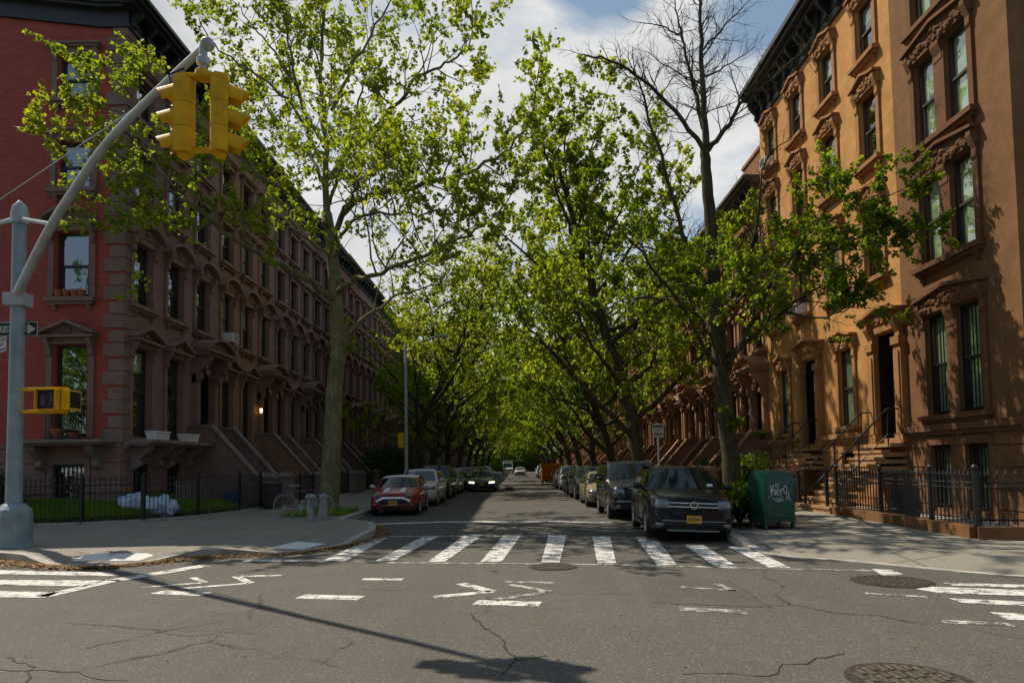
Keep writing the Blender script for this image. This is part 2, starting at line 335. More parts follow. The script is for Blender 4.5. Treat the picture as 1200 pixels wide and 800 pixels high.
# ------------------------------------------------------------------ mesh helpers
class MB:
    def __init__(s, T=None):
        s.v = []; s.f = []; s.T = T
    def P(s, p):
        if s.T: p = s.T(*p)
        s.v.append((p[0], p[1], p[2])); return len(s.v) - 1
    def face(s, pts):
        s.f.append([s.P(p) for p in pts])
    def box(s, x0, x1, y0, y1, z0, z1):
        i = [s.P(p) for p in ((x0, y0, z0), (x1, y0, z0), (x1, y1, z0), (x0, y1, z0), (x0, y0, z1), (x1, y0, z1), (x1, y1, z1), (x0, y1, z1))]
        for q in ((3, 2, 1, 0), (4, 5, 6, 7), (0, 1, 5, 4), (1, 2, 6, 5), (2, 3, 7, 6), (3, 0, 4, 7)): s.f.append([i[k] for k in q])
    def prism(s, poly, axis, a, b):      # poly: 2d points in the two other axes
        def mk(p, t):
            if axis == 0: return (t, p[0], p[1])
            if axis == 1: return (p[0], t, p[1])
            return (p[0], p[1], t)
        A = [s.P(mk(p, a)) for p in poly]; B = [s.P(mk(p, b)) for p in poly]
        n = len(poly)
        s.f.append(A[::-1]); s.f.append(B)
        for k in range(n): s.f.append([A[k], A[(k + 1) % n], B[(k + 1) % n], B[k]])
    def tube(s, pts, rad, n=8, cap=True):
        pts = [Vector(p) for p in pts]
        if isinstance(rad, (int, float)): rad = [rad] * len(pts)
        rings = []
        up = Vector((0.13, 0.31, 0.94)).normalized()
        prevx = None
        for i, p in enumerate(pts):
            d = (pts[min(i + 1, len(pts) - 1)] - pts[max(i - 1, 0)])
            if d.length < 1e-6: d = Vector((0, 0, 1))
            d.normalize()
            if prevx is None:
                x = d.cross(up)
                if x.length < 0.05: x = d.cross(Vector((1, 0, 0)))
            else:
                x = prevx - d * prevx.dot(d)
                if x.length < 1e-4: x = d.cross(up)
            x.normalize(); prevx = x; y = d.cross(x)
            rings.append([s.P(p + x * (rad[i] * cos(2 * PI * k / n)) + y * (rad[i] * sin(2 * PI * k / n))) for k in range(n)])
        for a, b in zip(rings, rings[1:]):
            for k in range(n): s.f.append([a[k], a[(k + 1) % n], b[(k + 1) % n], b[k]])
        if cap:
            s.f.append(rings[0][::-1]); s.f.append(rings[-1])
    def lathe(s, prof, c=(0, 0, 0), axis=2, n=16):
        rings = []
        for r, h in prof:
            ring = []
            for k in range(n):
                a = 2 * PI * k / n; x, y = r * cos(a), r * sin(a)
                p = {2: (c[0] + x, c[1] + y, c[2] + h), 0: (c[0] + h, c[1] + x, c[2] + y), 1: (c[0] + x, c[1] + h, c[2] + y)}[axis]
                ring.append(s.P(p))
            rings.append(ring)
        for a, b in zip(rings, rings[1:]):
            for k in range(n): s.f.append([a[k], a[(k + 1) % n], b[(k + 1) % n], b[k]])
        s.f.append(rings[0][::-1]); s.f.append(rings[-1])
    def grid(s, fn, nu, nv):
        idx = [[s.P(fn(i / nu, j / nv)) for j in range(nv + 1)] for i in range(nu + 1)]
        for i in range(nu):
            for j in range(nv): s.f.append([idx[i][j], idx[i + 1][j], idx[i + 1][j + 1], idx[i][j + 1]])
    def blob(s, c, r, n=6, squash=(1, 1, 1), rough=0.0):
        rings = []
        for j in range(1, n):
            t = PI * j / n
            ring = []
            for k in range(n + 2):
                a = 2 * PI * k / (n + 2)
                q = 1 + (random.uniform(-rough, rough) if rough else 0)
                ring.append(s.P((c[0] + r * squash[0] * q * sin(t) * cos(a), c[1] + r * squash[1] * q * sin(t) * sin(a), c[2] + r * squash[2] * q * cos(t))))
            rings.append(ring)
        top = s.P((c[0], c[1], c[2] + r * squash[2])); bot = s.P((c[0], c[1], c[2] - r * squash[2]))
        w = n + 2
        for k in range(w):
            s.f.append([top, rings[0][k], rings[0][(k + 1) % w]])
            s.f.append([bot, rings[-1][(k + 1) % w], rings[-1][k]])
        for a, b in zip(rings, rings[1:]):
            for k in range(w): s.f.append([a[k], b[k], b[(k + 1) % w], a[(k + 1) % w]])
    def mesh(s, name, mat, smooth=None, recalc=True, bevel=0):
        me = bpy.data.meshes.new(name)
        me.from_pydata(s.v, [], s.f)
        if recalc or bevel:
            bm = bmesh.new(); bm.from_mesh(me)
            bmesh.ops.recalc_face_normals(bm, faces=bm.faces)
            if bevel:
                es = [e for e in bm.edges if e.is_manifold and e.calc_face_angle(0) > 0.5]
                bmesh.ops.bevel(bm, geom=es, offset=bevel, segments=2, affect='EDGES', profile=0.7)
            bm.to_mesh(me); bm.free()
        if mat is not None: me.materials.append(M[mat] if isinstance(mat, str) else mat)
        if smooth is not None:
            me.shade_smooth()
            if smooth < 180: me.set_sharp_from_angle(angle=R(smooth))
        return me
    def build(s, name, mat, parent=None, smooth=None, recalc=True, bevel=0, loc=(0, 0, 0)):
        return link(name, s.mesh(name, mat, smooth, recalc, bevel), parent, loc)

def link(name, data, parent=None, loc=(0, 0, 0)):
    o = bpy.data.objects.new(name, data); COL.objects.link(o)
    o.location = loc
    if parent is not None: o.parent = parent
    return o
def empty(name, loc=(0, 0, 0), rz=0):
    o = bpy.data.objects.new(name, None); COL.objects.link(o)
    o.empty_display_size = 0.3; o.location = loc; o.rotation_euler = (0, 0, rz)
    return o
def tag(o, label, cat, group=None, kind=None):
    o['label'] = label; o['category'] = cat
    if group: o['group'] = group
    if kind: o['kind'] = kind
    return o
def struct(o):
    o['kind'] = 'structure'; return o
CRND = random.Random(17)
def thin_curtains(o, keep):
    for c in list(o.children_recursive):
        if c.name.startswith('curtain') and CRND.random() > keep: bpy.data.objects.remove(c)
def copy_tree(o, parent=None, remat=None):
    c = o.copy(); COL.objects.link(c)
    if parent is not None: c.parent = parent
    if remat and c.type == 'MESH':
        for sl in c.material_slots:
            if sl.material and sl.material.name in remat:
                new = M[remat[sl.material.name]]; sl.link = 'OBJECT'; sl.material = new
    for ch in list(o.children): copy_tree(ch, c, remat)
    return c
ORD = ['first', 'second', 'third', 'fourth', 'fifth', 'sixth', 'seventh', 'eighth', 'ninth', 'tenth', 'eleventh', 'twelfth', 'thirteenth', 'fourteenth', 'fifteenth', 'sixteenth', 'seventeenth', 'eighteenth', 'nineteenth', 'twentieth', 'twenty-first', 'twenty-second', 'twenty-third', 'twenty-fourth', 'twenty-fifth']
def text_mesh(name, body, size, mat, parent, loc, rot, sx=1.0, ext=0.002):
    cu_ = bpy.data.curves.new(name, 'FONT'); cu_.body = body; cu_.size = size
    cu_.align_x = 'CENTER'; cu_.align_y = 'CENTER'; cu_.extrude = ext; cu_.offset = size * 0.012
    t = bpy.data.objects.new(name, cu_); COL.objects.link(t)
    dg = bpy.context.evaluated_depsgraph_get()
    me = bpy.data.meshes.new_from_object(t.evaluated_get(dg))
    bpy.data.objects.remove(t)
    me.materials.clear(); me.materials.append(M[mat])
    o = link(name, me, parent, loc); o.rotation_euler = rot; o.scale = (sx, 1, 1)
    return o

# ------------------------------------------------------------------ world + sun
SUN_EL = R(53); SUN_DIR = Vector((-0.81 * cos(SUN_EL), 0.586 * cos(SUN_EL), sin(SUN_EL))).normalized()
w = bpy.data.worlds.new('World'); scene.world = w; w.use_nodes = True
nt = w.node_tree; bg = nt.nodes['Background']
sky = nd(nt, 'ShaderNodeTexSky'); sky.sky_type = 'NISHITA'; sky.sun_disc = False
sky.sun_elevation = SUN_EL; sky.sun_rotation = math.atan2(SUN_DIR.x, SUN_DIR.y)
sky.air_density = 1.0; sky.dust_density = 0.6
tc = nd(nt, 'ShaderNodeTexCoord')
mp = nd(nt, 'ShaderNodeMapping'); mp.inputs['Scale'].default_value = (1, 1, 2.2); mp.inputs['Location'].default_value = (0.35, 0.1, 0.25)
L(nt, tc.outputs['Generated'], mp.inputs['Vector'])
cov = noise(nt, mp.outputs[0], 2.1, 9, 0.56, 0.25)
shade = noise(nt, mp.outputs[0], 3.1, 8, 0.6, 0.3)
fac = ramp(nt, cov, [(0.36, 0.0), (0.50, 1.0)])
# clearer sky toward the back of the street and in two gaps between the clouds
def vmath(op, a, b=None):
    n = nd(nt, 'ShaderNodeVectorMath', operation=op)
    L(nt, a, n.inputs[0])
    if b is not None: n.inputs[1].default_value = b
    return n
sxyz = nd(nt, 'ShaderNodeSeparateXYZ'); L(nt, tc.outputs['Generated'], sxyz.inputs[0])
mm_ = lambda op, a, b: (lambda n: ([L(nt, v, n.inputs[i]) if hasattr(v, 'is_output') else setattr(n.inputs[i], 'default_value', v) for i, v in enumerate((a, b))], n.outputs[0])[1])(nd(nt, 'ShaderNodeMath', operation=op))
back = ramp(nt, mm_('ADD', mm_('MULTIPLY', sxyz.outputs[1], 0.8), mm_('MULTIPLY', cov, 0.6)), [(0.12, 0.12), (0.42, 1.0)])
fac = mm_('MULTIPLY', mm_('MULTIPLY', fac, back), ramp(nt, mm_('ADD', sxyz.outputs[2], mm_('MULTIPLY', cov, 0.3)), [(0.78, 1.0), (0.95, 0.1)]))
for (px_, py_, wd) in ((935, -25, 0.008), (705, -30, 0.0035)):
    d_ = ray(px_, py_).normalized()
    dt = vmath('DOT_PRODUCT', tc.outputs['Generated'], d_).outputs['Value']
    k_ = mm_('ADD', mm_('MULTIPLY', mm_('SUBTRACT', 1.0, dt), 1.0 / wd), mm_('MULTIPLY', mm_('SUBTRACT', shade, 0.5), 3.0))
    fac = mm_('MULTIPLY', fac, ramp(nt, k_, [(0.35, 0.05), (1.0, 1.0)]))
cl = ramp(nt, shade, [(0.30, (4.9, 5.1, 5.3)), (0.50, (6.8, 6.9, 6.9)), (0.68, (8.2, 8.2, 8.0))])
L(nt, mixc(nt, fac, mixc(nt, 0.25, sky.outputs[0], (3.6, 5.4, 6.3)), cl), bg.inputs['Color'])
bg.inputs['Strength'].default_value = 0.09
sd = bpy.data.lights.new('sun', 'SUN'); sd.energy = 4.4; sd.angle = R(0.55); sd.color = (1.0, 0.89, 0.72)
sun = bpy.data.objects.new('sun', sd); COL.objects.link(sun)
sun.rotation_euler = SUN_DIR.to_track_quat('Z', 'Y').to_euler()
scene.view_settings.view_transform = 'Standard'; scene.view_settings.look = 'None'
scene.view_settings.exposure = 0.25; scene.view_settings.gamma = 1.0
scene.view_settings.use_curve_mapping = False
scene.render.engine = 'CYCLES'
scene.cycles.max_bounces = 8; scene.cycles.diffuse_bounces = 5; scene.cycles.transparent_max_bounces = 10
scene.cycles.use_denoising = True

# ------------------------------------------------------------------ ground, kerbs, markings
XL, XR = -12.3, 10.8           # facade planes
HK = 0.15
def sheet(name, pts, z, mat):
    mb = MB(); mb.face([(p[0], p[1], z) for p in pts])
    o = mb.build(name, mat, recalc=False)
    if o.data.polygons[0].normal.z < 0: o.data.flip_normals()
    return struct(o)
sheet('ground', [(-1500, -1500), (1500, -1500), (1500, 1500), (-1500, 1500)], -0.03, 'ground')
sheet('road', [(-200, -60), (200, -60), (200, 320), (-200, 320)], 0.0, 'asphalt')
def g2(px, py): p = G(px, py); return (p.x, p.y)
def smooth_poly(pts, sub=4):
    out = []
    n = len(pts)
    for i in range(n - 1):
        p0 = pts[max(i - 1, 0)]; p1 = pts[i]; p2 = pts[i + 1]; p3 = pts[min(i + 2, n - 1)]
        for k in range(sub):
            t = k / sub
            out.append(tuple(0.5 * ((2 * b) + (-a + c) * t + (2 * a - 5 * b + 4 * c - d) * t * t + (-a + 3 * b - 3 * c + d) * t ** 3) for a, b, c, d in zip(p0, p1, p2, p3)))
    out.append(pts[-1]); return out
kerbL = [(-5.15, 320), (-5.15, 60), (-5.1, 30), (-5.05, 20.2)] + smooth_poly([(-5.0, 19.6), (-4.3, 18.9), (-3.75, 18.0), (-3.35, 16.0), (-3.5, 14.3), (-4.3, 13.1), (-5.8, 12.6), (-6.45, 11.97), (-7.1, 11.55), (-7.8, 11.7), (-8.6, 12.1), (-9.5, 12.6), (-12, 13.4)]) + [(-30, 16.5), (-120, 30)]
kerbR = [(4.55, 320), (4.55, 60), (4.5, 20)] + smooth_poly([(4.45, 15.2), (4.2, 13.2), (4.25, 12.0), (4.6, 11.3), (5.2, 10.8), (6.6, 9.25), (8.6, 8.2)]) + [(14, 7.0), (40, 1.5), (120, -16)]
def strip(pts, wdt, sgn):
    res = []
    for i, p in enumerate(pts):
        a = Vector(pts[max(i - 1, 0)]); b = Vector(pts[min(i + 1, len(pts) - 1)])
        d = (b - a).normalized(); n = Vector((-d.y, d.x)) * sgn
        res.append((p[0] + n.x * wdt, p[1] + n.y * wdt))
    return res
SURF = []
def raised(name, kerb, far, sgn, dips):
    def hk(p):
        h = HK
        for (x, y, r_, d) in dips:
            q = math.hypot(p[0] - x, p[1] - y) / r_
            h = min(h, d + (HK - d) * min(1.0, max(0.0, (q - 0.55) / 0.45)))
        return h
    inner = strip(kerb, 0.16, sgn); deep = strip(kerb, 0.95, sgn)
    zs = [hk(p) for p in kerb]
    mb = MB(); mb.face([(p[0], p[1], HK) for p in deep] + [(p[0], p[1], HK) for p in far])
    for i in range(len(kerb) - 1):
        mb.face([(*inner[i], zs[i]), (*inner[i + 1], zs[i + 1]), (*deep[i + 1], HK), (*deep[i], HK)])
    o = mb.build(name, 'sidewalk', recalc=False)
    for pl in o.data.polygons:
        if pl.normal.z < 0: pl.flip()
    struct(o); SURF.append((mb.v[:], [list(f) for f in mb.f]))
    k = MB()
    for i in range(len(kerb) - 1):
        a, b = kerb[i], kerb[i + 1]; c, d = inner[i], inner[i + 1]
        k.face([(*a, 0), (*b, 0), (*b, zs[i + 1] + 0.004), (*a, zs[i] + 0.004)])
        k.face([(*a, zs[i] + 0.004), (*b, zs[i + 1] + 0.004), (*d, zs[i + 1] + 0.004), (*c, zs[i] + 0.004)])
    return struct(k.build('kerb', 'kerb', recalc=False))
raised('pavement', kerbL, [(-120, 320)], -1, [(-7.2, 11.6, 1.7, 0.025), (-3.9, 13.4, 1.6, 0.025)])
raised('pavement', kerbR, [(120, 320)], 1, [(4.9, 10.9, 2.4, 0.012), (9, 8, 6.5, 0.012), (17, 6.3, 8, 0.012)])
from mathutils.bvhtree import BVHTree
def drape(name, quads, mat, lift=0.006):
    vv = []; ff = []
    for v_, f_ in SURF:
        b0 = len(vv); vv += v_; ff += [[b0 + k for k in f] for f in f_]
    bvh = BVHTree.FromPolygons(vv, ff)
    mb = MB()
    for q in quads:
        def fn(a, t):
            x = (q[0][0] * (1 - a) + q[1][0] * a) * (1 - t) + (q[3][0] * (1 - a) + q[2][0] * a) * t
            y = (q[0][1] * (1 - a) + q[1][1] * a) * (1 - t) + (q[3][1] * (1 - a) + q[2][1] * a) * t
            d = ray(x, y); h = bvh.ray_cast(CAM, d)[0]
            if h is None: h = G(x, y)
            return (h.x, h.y, h.z + lift)
        mb.grid(fn, 10, 10)
    o = mb.build(name, mat, recalc=False)
    for pl in o.data.polygons:
        if pl.normal.z < 0: pl.flip()
    return struct(o)

def mark(name, polys, z=0.004, mat='paint'):
    mb = MB()
    for poly in polys:
        mb.face([(p[0], p[1], z) for p in poly])
    o = mb.build(name, mat, recalc=False)
    for pl in o.data.polygons:
        if pl.normal.z < 0: pl.flip()
    return struct(o)
def pxpoly(pts, z=0.0): return [(p.x, p.y) for p in (G(a, b, z) for a, b in pts)]
def line(p0, p1, width):
    a = Vector(p0); b = Vector(p1); d = (b - a).normalized(); n = Vector((-d.y, d.x)) * width / 2
    return [tuple(a + n), tuple(b + n), tuple(b - n), tuple(a - n)]
def pxline(pts, width):
    q = [g2(*p) for p in pts]
    return [line(a, b, width) for a, b in zip(q, q[1:])]
stripes = [((436, 630, 455, 630), (378, 657.3, 406, 657.3)), ((497, 628, 515, 628), (440, 657.5, 461, 657.5)), ((545, 627, 566, 627), (501, 658.5, 521, 658.5)), ((590, 627, 611, 627), (563, 658.5, 588, 658.5)),
           ((643, 627, 664, 627), (634, 659, 656, 659)), ((694, 628.5, 715, 628.5), (700, 660, 722, 660)), ((744, 629, 768, 629), (770, 662, 793, 662)), ((800, 637.5, 824, 638.5), (838, 663.5, 864, 663.8)), ((852, 640, 878, 642), (901, 665, 927, 665.5))]
mark('crosswalk_marking', [pxpoly([(a[0], a[1]), (a[2], a[3]), (b[2], b[3]), (b[0], b[1])]) for a, b in stripes], 0.009)
mark('crosswalk_edge_line', pxline([(288, 656.5), (352, 656.5)], 0.28) , 0.004)
mark('crosswalk_edge_line', pxline([(352, 657.5), (500, 659.3), (720, 661.3), (925, 666.5), (1040, 668.7)], 0.13) + pxline([(440, 628.5), (590, 627.8), (745, 630)], 0.2), 0.004, 'paint_thin')
mark('crosswalk_edge_line', [pxpoly([(1022, 666.6), (1043, 667), (1061, 674), (1034, 674)])], 0.005)
mark('stop_line', pxline([(405, 615), (520, 611.3), (640, 610.8), (716, 612.2)], 0.42), 0.004)
mark('cross_street_stripe', [pxpoly(p) for p in (
    [(1104, 682.6), (1300, 687.6), (1300, 691.6), (1116, 686)], [(1073, 690), (1090, 687.3), (1300, 694.8), (1300, 701.5), (1100, 694.8)],
    [(1112, 701), (1300, 709), (1300, 715), (1128, 706.3)], [(1160, 717.3), (1300, 723), (1300, 731.5), (1180, 726)])], 0.005)
mark('cross_street_stripe', [pxpoly(p) for p in (
    [(-160, 666), (0, 668), (130, 670.8), (140, 675), (0, 672.8), (-160, 671)], [(-160, 678), (0, 679.5), (120, 680), (100, 687), (0, 685.3), (-160, 684)],
    [(-160, 691), (0, 692.5), (70, 694), (52, 700.5), (0, 699.8), (-160, 699)])] + pxline([(50, 699), (136, 679.5)], 0.24) + pxline([(130, 680.5), (190, 671), (240, 662.5)], 0.3), 0.006)
mark('lane_marking', pxline([(184, 693.5), (241, 696)], 0.24) + pxline([(352, 698.6), (423, 700.6)], 0.26) + pxline([(557, 705.6), (633, 707.6)], 0.27), 0.004)
mark('lane_marking', pxline([(508, 699.6), (577, 693), (540, 683.6)], 0.17) + pxline([(165, 688), (240, 682.5), (226, 676.5)], 0.1) + pxline([(212, 689.5), (294, 683), (276, 675.3), (330, 674)], 0.12) + pxline([(425, 678.5), (472, 678.8)], 0.16), 0.0045, 'paint')
mark('faded_lane_marking', pxline([(580, 702), (645, 693.4), (597, 684.6)], 0.13) + pxline([(590, 681.3), (650, 682.5)], 0.13) + pxline([(795, 713), (877, 717.3)], 0.18) + pxline([(798, 687.5), (865, 692)], 0.09) + pxline([(840, 684), (862, 693)], 0.09)
     + pxline([(1014, 695), (1087, 699.2)], 0.1) + pxline([(1104, 728.2), (1159, 730.3)], 0.16) + pxline([(1165, 730), (1190, 732.5)], 0.14), 0.0042, 'paint_thin')
drape('ramp_paint', [[(82, 657.5), (163, 656.8), (188, 648.3), (106, 648.3)], [(312, 642.5), (354, 643.6), (382, 636.8), (348, 634.5)]], 'pad')

mark('road_patch', [pxpoly([(742, 676), (852, 679), (905, 712), (765, 706)]), pxpoly([(236, 716), (330, 720), (300, 742), (190, 738)])], 0.0016, 'asphalt_patch')
mark('street_surface', [[(-3.7, 15.2), (4.2, 14.0), (4.48, 20), (4.5, 300), (-5.1, 300), (-5.0, 20.3), (-4.0, 18.6)]], 0.0015, 'asphalt_new')
def crack(pts, wdt):
    q = [Vector(g2(*p)) for p in pts]
    out = []
    for a, b in zip(q, q[1:]):
        n = 5
        prev = a
        for i in range(1, n + 1):
            t = i / n; p = a.lerp(b, t)
            if i < n: p += Vector((random.uniform(-.03, .03), random.uniform(-.06, .06)))
            out.append(line(tuple(prev), tuple(p), wdt * random.uniform(0.4, 1.3))); prev = p
    return out
M['crack'] = plain('tar_crack', (0.022, 0.019, 0.016), 0.9)
mark('tar_seam', crack([(420, 690), (640, 694), (900, 700)], 0.010) + crack([(852, 679), (905, 712), (765, 706)], 0.012), 0.0028, 'crack')
mark('road_crack', crack([(550, 718), (568, 736), (592, 752), (604, 772), (590, 790)], 0.02) + crack([(0, 784), (70, 787), (150, 797)], 0.018) + crack([(604, 772), (640, 768)], 0.014)
     + crack([(900, 792), (930, 778), (990, 765)], 0.018) + crack([(100, 760), (180, 742), (260, 728)], 0.012) + crack([(800, 790), (900, 792)], 0.012) + crack([(8, 770), (34, 780), (30, 800)], 0.014), 0.003, 'crack')

# ------------------------------------------------------------------ houses
class Frame:
    def __init__(s, o, ud, nd_): s.o = Vector(o); s.u = Vector(ud); s.n = Vector(nd_)
    def at(s, u, n, z): return s.o + s.u * u + s.n * n + Vector((0, 0, z))
    def T(s): return lambda u, n, z: s.u * u + s.n * n + Vector((0, 0, z))
    def key(s): return (tuple(round(x) for x in s.u), tuple(round(x) for x in s.n))
CACHE = {}
def cpart(key, name, make, mat, parent, loc, smooth=None):
    k = (key, name, mat)
    if k not in CACHE: CACHE[k] = make().mesh(name, mat, smooth)
    return link(name, CACHE[k], parent, loc)

def wall_holes(mb, fr, W, z0, z1, ops, depth=0.3, u0=0.0):
    us = sorted({u0, W} | {round(a, 4) for o in ops for a in o[:2]}); zs = sorted({z0, z1} | {round(a, 4) for o in ops for a in o[2:4]})
    P = lambda u, n, z: tuple(fr.at(u, n, z))
    for a, b in zip(us, us[1:]):
        for c, d in zip(zs, zs[1:]):
            mu, mz = (a + b) / 2, (c + d) / 2
            if any(o[0] < mu < o[1] and o[2] < mz < o[3] for o in ops): continue
            mb.face([P(a, 0, c), P(b, 0, c), P(b, 0, d), P(a, 0, d)])
    for o in ops:
        a, b, c, d = o[:4]
        mb.face([P(a, 0, c), P(a, -depth, c), P(a, -depth, d), P(a, 0, d)])
        mb.face([P(b, 0, c), P(b, 0, d), P(b, -depth, d), P(b, -depth, c)])
        mb.face([P(a, 0, d), P(a, -depth, d), P(b, -depth, d), P(b, 0, d)])
        mb.face([P(a, 0, c), P(b, 0, c), P(b, -depth, c), P(a, -depth, c)])

def carved(mb, u0, u1, z0, z1, n, cnt, r, seed):
    rnd = random.Random(seed)
    for i in range(cnt):
        u = u0 + (u1 - u0) * (i + 0.5) / cnt; z = rnd.uniform(z0, z1)
        st = random.getstate(); random.seed(seed * 100 + i)
        mb.blob((u, n, z), r * rnd.uniform(0.7, 1.3), 4, (1.2, 0.75, 1), 0.25); random.setstate(st)
def bracket(mb, u, w_, z1, h, d):          # scrolled console bracket, top at z1
    mb.prism([(0, z1), (d, z1), (d, z1 - h * 0.18), (d * 0.8, z1 - h * 0.34), (d * 0.45, z1 - h * 0.6), (d * 0.5, z1 - h * 0.85), (d * 0.25, z1 - h), (0, z1 - h)], 0, u - w_ / 2, u + w_ / 2)
def hood_mb(T, w, style, h, seed=1):
    mb = MB(T); e = 0.26; W2 = w / 2 + e; zt = h
    if style == 'pediment':
        mb.box(-W2, W2, 0, 0.12, zt + 0.02, zt + 0.2)
        mb.box(-W2 - 0.08, W2 + 0.08, 0, 0.34, zt + 0.2, zt + 0.27)
        mb.prism([(-W2 - 0.08, zt + 0.27), (W2 + 0.08, zt + 0.27), (W2 + 0.08, zt + 0.33), (0, zt + 0.68), (-W2 - 0.08, zt + 0.33)], 1, 0, 0.13)
        for s in (-1, 1):
            mb.prism([(s * (W2 + 0.12), zt + 0.3), (s * (W2 + 0.12), zt + 0.38), (0, zt + 0.76), (0, zt + 0.66)], 1, 0, 0.38)
            bracket(mb, s * (w / 2 + 0.16), 0.15, zt + 0.2, 0.6, 0.28)
            mb.box(s * (w / 2 + 0.16) - 0.09, s * (w / 2 + 0.16) + 0.09, 0, 0.06, -0.02, zt - 0.4)
        mb.blob((0, 0.14, zt + 0.43), 0.1, 5)
    elif style == 'arch':
        mb.box(-W2, W2, 0, 0.12, zt + 0.02, zt + 0.2)
        pts = []; n = 9
        for i in range(n + 1):
            a = PI * (0.14 + 0.72 * i / n); pts.append((-(W2 + 0.1) * cos(a) / cos(PI * 0.14), zt + 0.22 + 0.42 * (sin(a) - sin(PI * 0.14)) / (1 - sin(PI * .14)) ))
        for (a, b) in zip(pts, pts[1:]):
            mb.prism([a, b, (b[0], b[1] + 0.1), (a[0], a[1] + 0.1)], 1, 0, 0.38)
        mb.prism(pts, 1, 0, 0.14)
        mb.blob((0, 0.15, zt + 0.40), 0.1, 5)
        for s in (-1, 1):
            bracket(mb, s * (w / 2 + 0.16), 0.15, zt + 0.24, 0.62, 0.3)
            mb.box(s * (w / 2 + 0.16) - 0.09, s * (w / 2 + 0.16) + 0.09, 0, 0.06, -0.02, zt - 0.38)
    elif style == 'flat':
        mb.box(-W2, W2, 0, 0.1, zt + 0.02, zt + 0.22)
        mb.box(-W2 - 0.05, W2 + 0.05, 0, 0.2, zt + 0.22, zt + 0.29)
        mb.box(-W2 - 0.1, W2 + 0.1, 0, 0.26, zt + 0.29, zt + 0.36)
        for s in (-1, 1):
            bracket(mb, s * (w / 2 + 0.16), 0.15, zt + 0.21, 0.42, 0.16)
            mb.box(s * (w / 2 + 0.16) - 0.09, s * (w / 2 + 0.16) + 0.09, 0, 0.06, -0.02, zt - 0.22)
    elif style == 'plain':
        mb.box(-W2 + 0.08, W2 - 0.08, 0, 0.07, zt, zt + 0.2)
        for s in (-1, 1): mb.box(s * (w / 2 + 0.09) - 0.09, s * (w / 2 + 0.09) + 0.09, 0, 0.05, -0.02, zt - 0.003)
    elif style in ('carved', 'carved_wide'):
        n = 4 if style == 'carved' else 8
        mb.prism([(-W2, zt + 0.03), (W2, zt + 0.03), (W2, zt + 0.36), (W2 - 0.25, zt + 0.40), (0, zt + 0.56), (-W2 + 0.25, zt + 0.40), (-W2, zt + 0.36)], 1, 0, 0.13)
        for s in (-1, 1):
            mb.prism([(s * (W2 + 0.03), zt + 0.36), (s * (W2 + 0.03), zt + 0.43), (s * (W2 - 0.26), zt + 0.48), (0, zt + 0.65), (0, zt + 0.565), (s * (W2 - 0.24), zt + 0.40)], 1, 0, 0.26)
            bracket(mb, s * (w / 2 + 0.14), 0.16, zt + 0.34, 0.72, 0.21)
            mb.box(s * (w / 2 + 0.12) - 0.09, s * (w / 2 + 0.12) + 0.09, 0, 0.07, -0.02, zt - 0.37)
        carved(mb, -W2 + 0.15, W2 - 0.15, zt + 0.12, zt + 0.32, 0.14, n * 4, 0.075, seed)
        carved(mb, -w * 0.25, w * 0.25, zt + 0.38, zt + 0.46, 0.14, n, 0.06, seed + 3)
    return mb
def sill_mb(T, w):
    mb = MB(T)
    mb.box(-w / 2 - 0.28, w / 2 + 0.28, -0.28, 0.22, -0.13, -0.002)
    mb.box(-w / 2 - 0.22, w / 2 + 0.22, 0, 0.14, -0.22, -0.133)
    for s in (-1, 1): bracket(mb, s * (w / 2 + 0.05), 0.14, -0.2, 0.2, 0.15)
    return mb
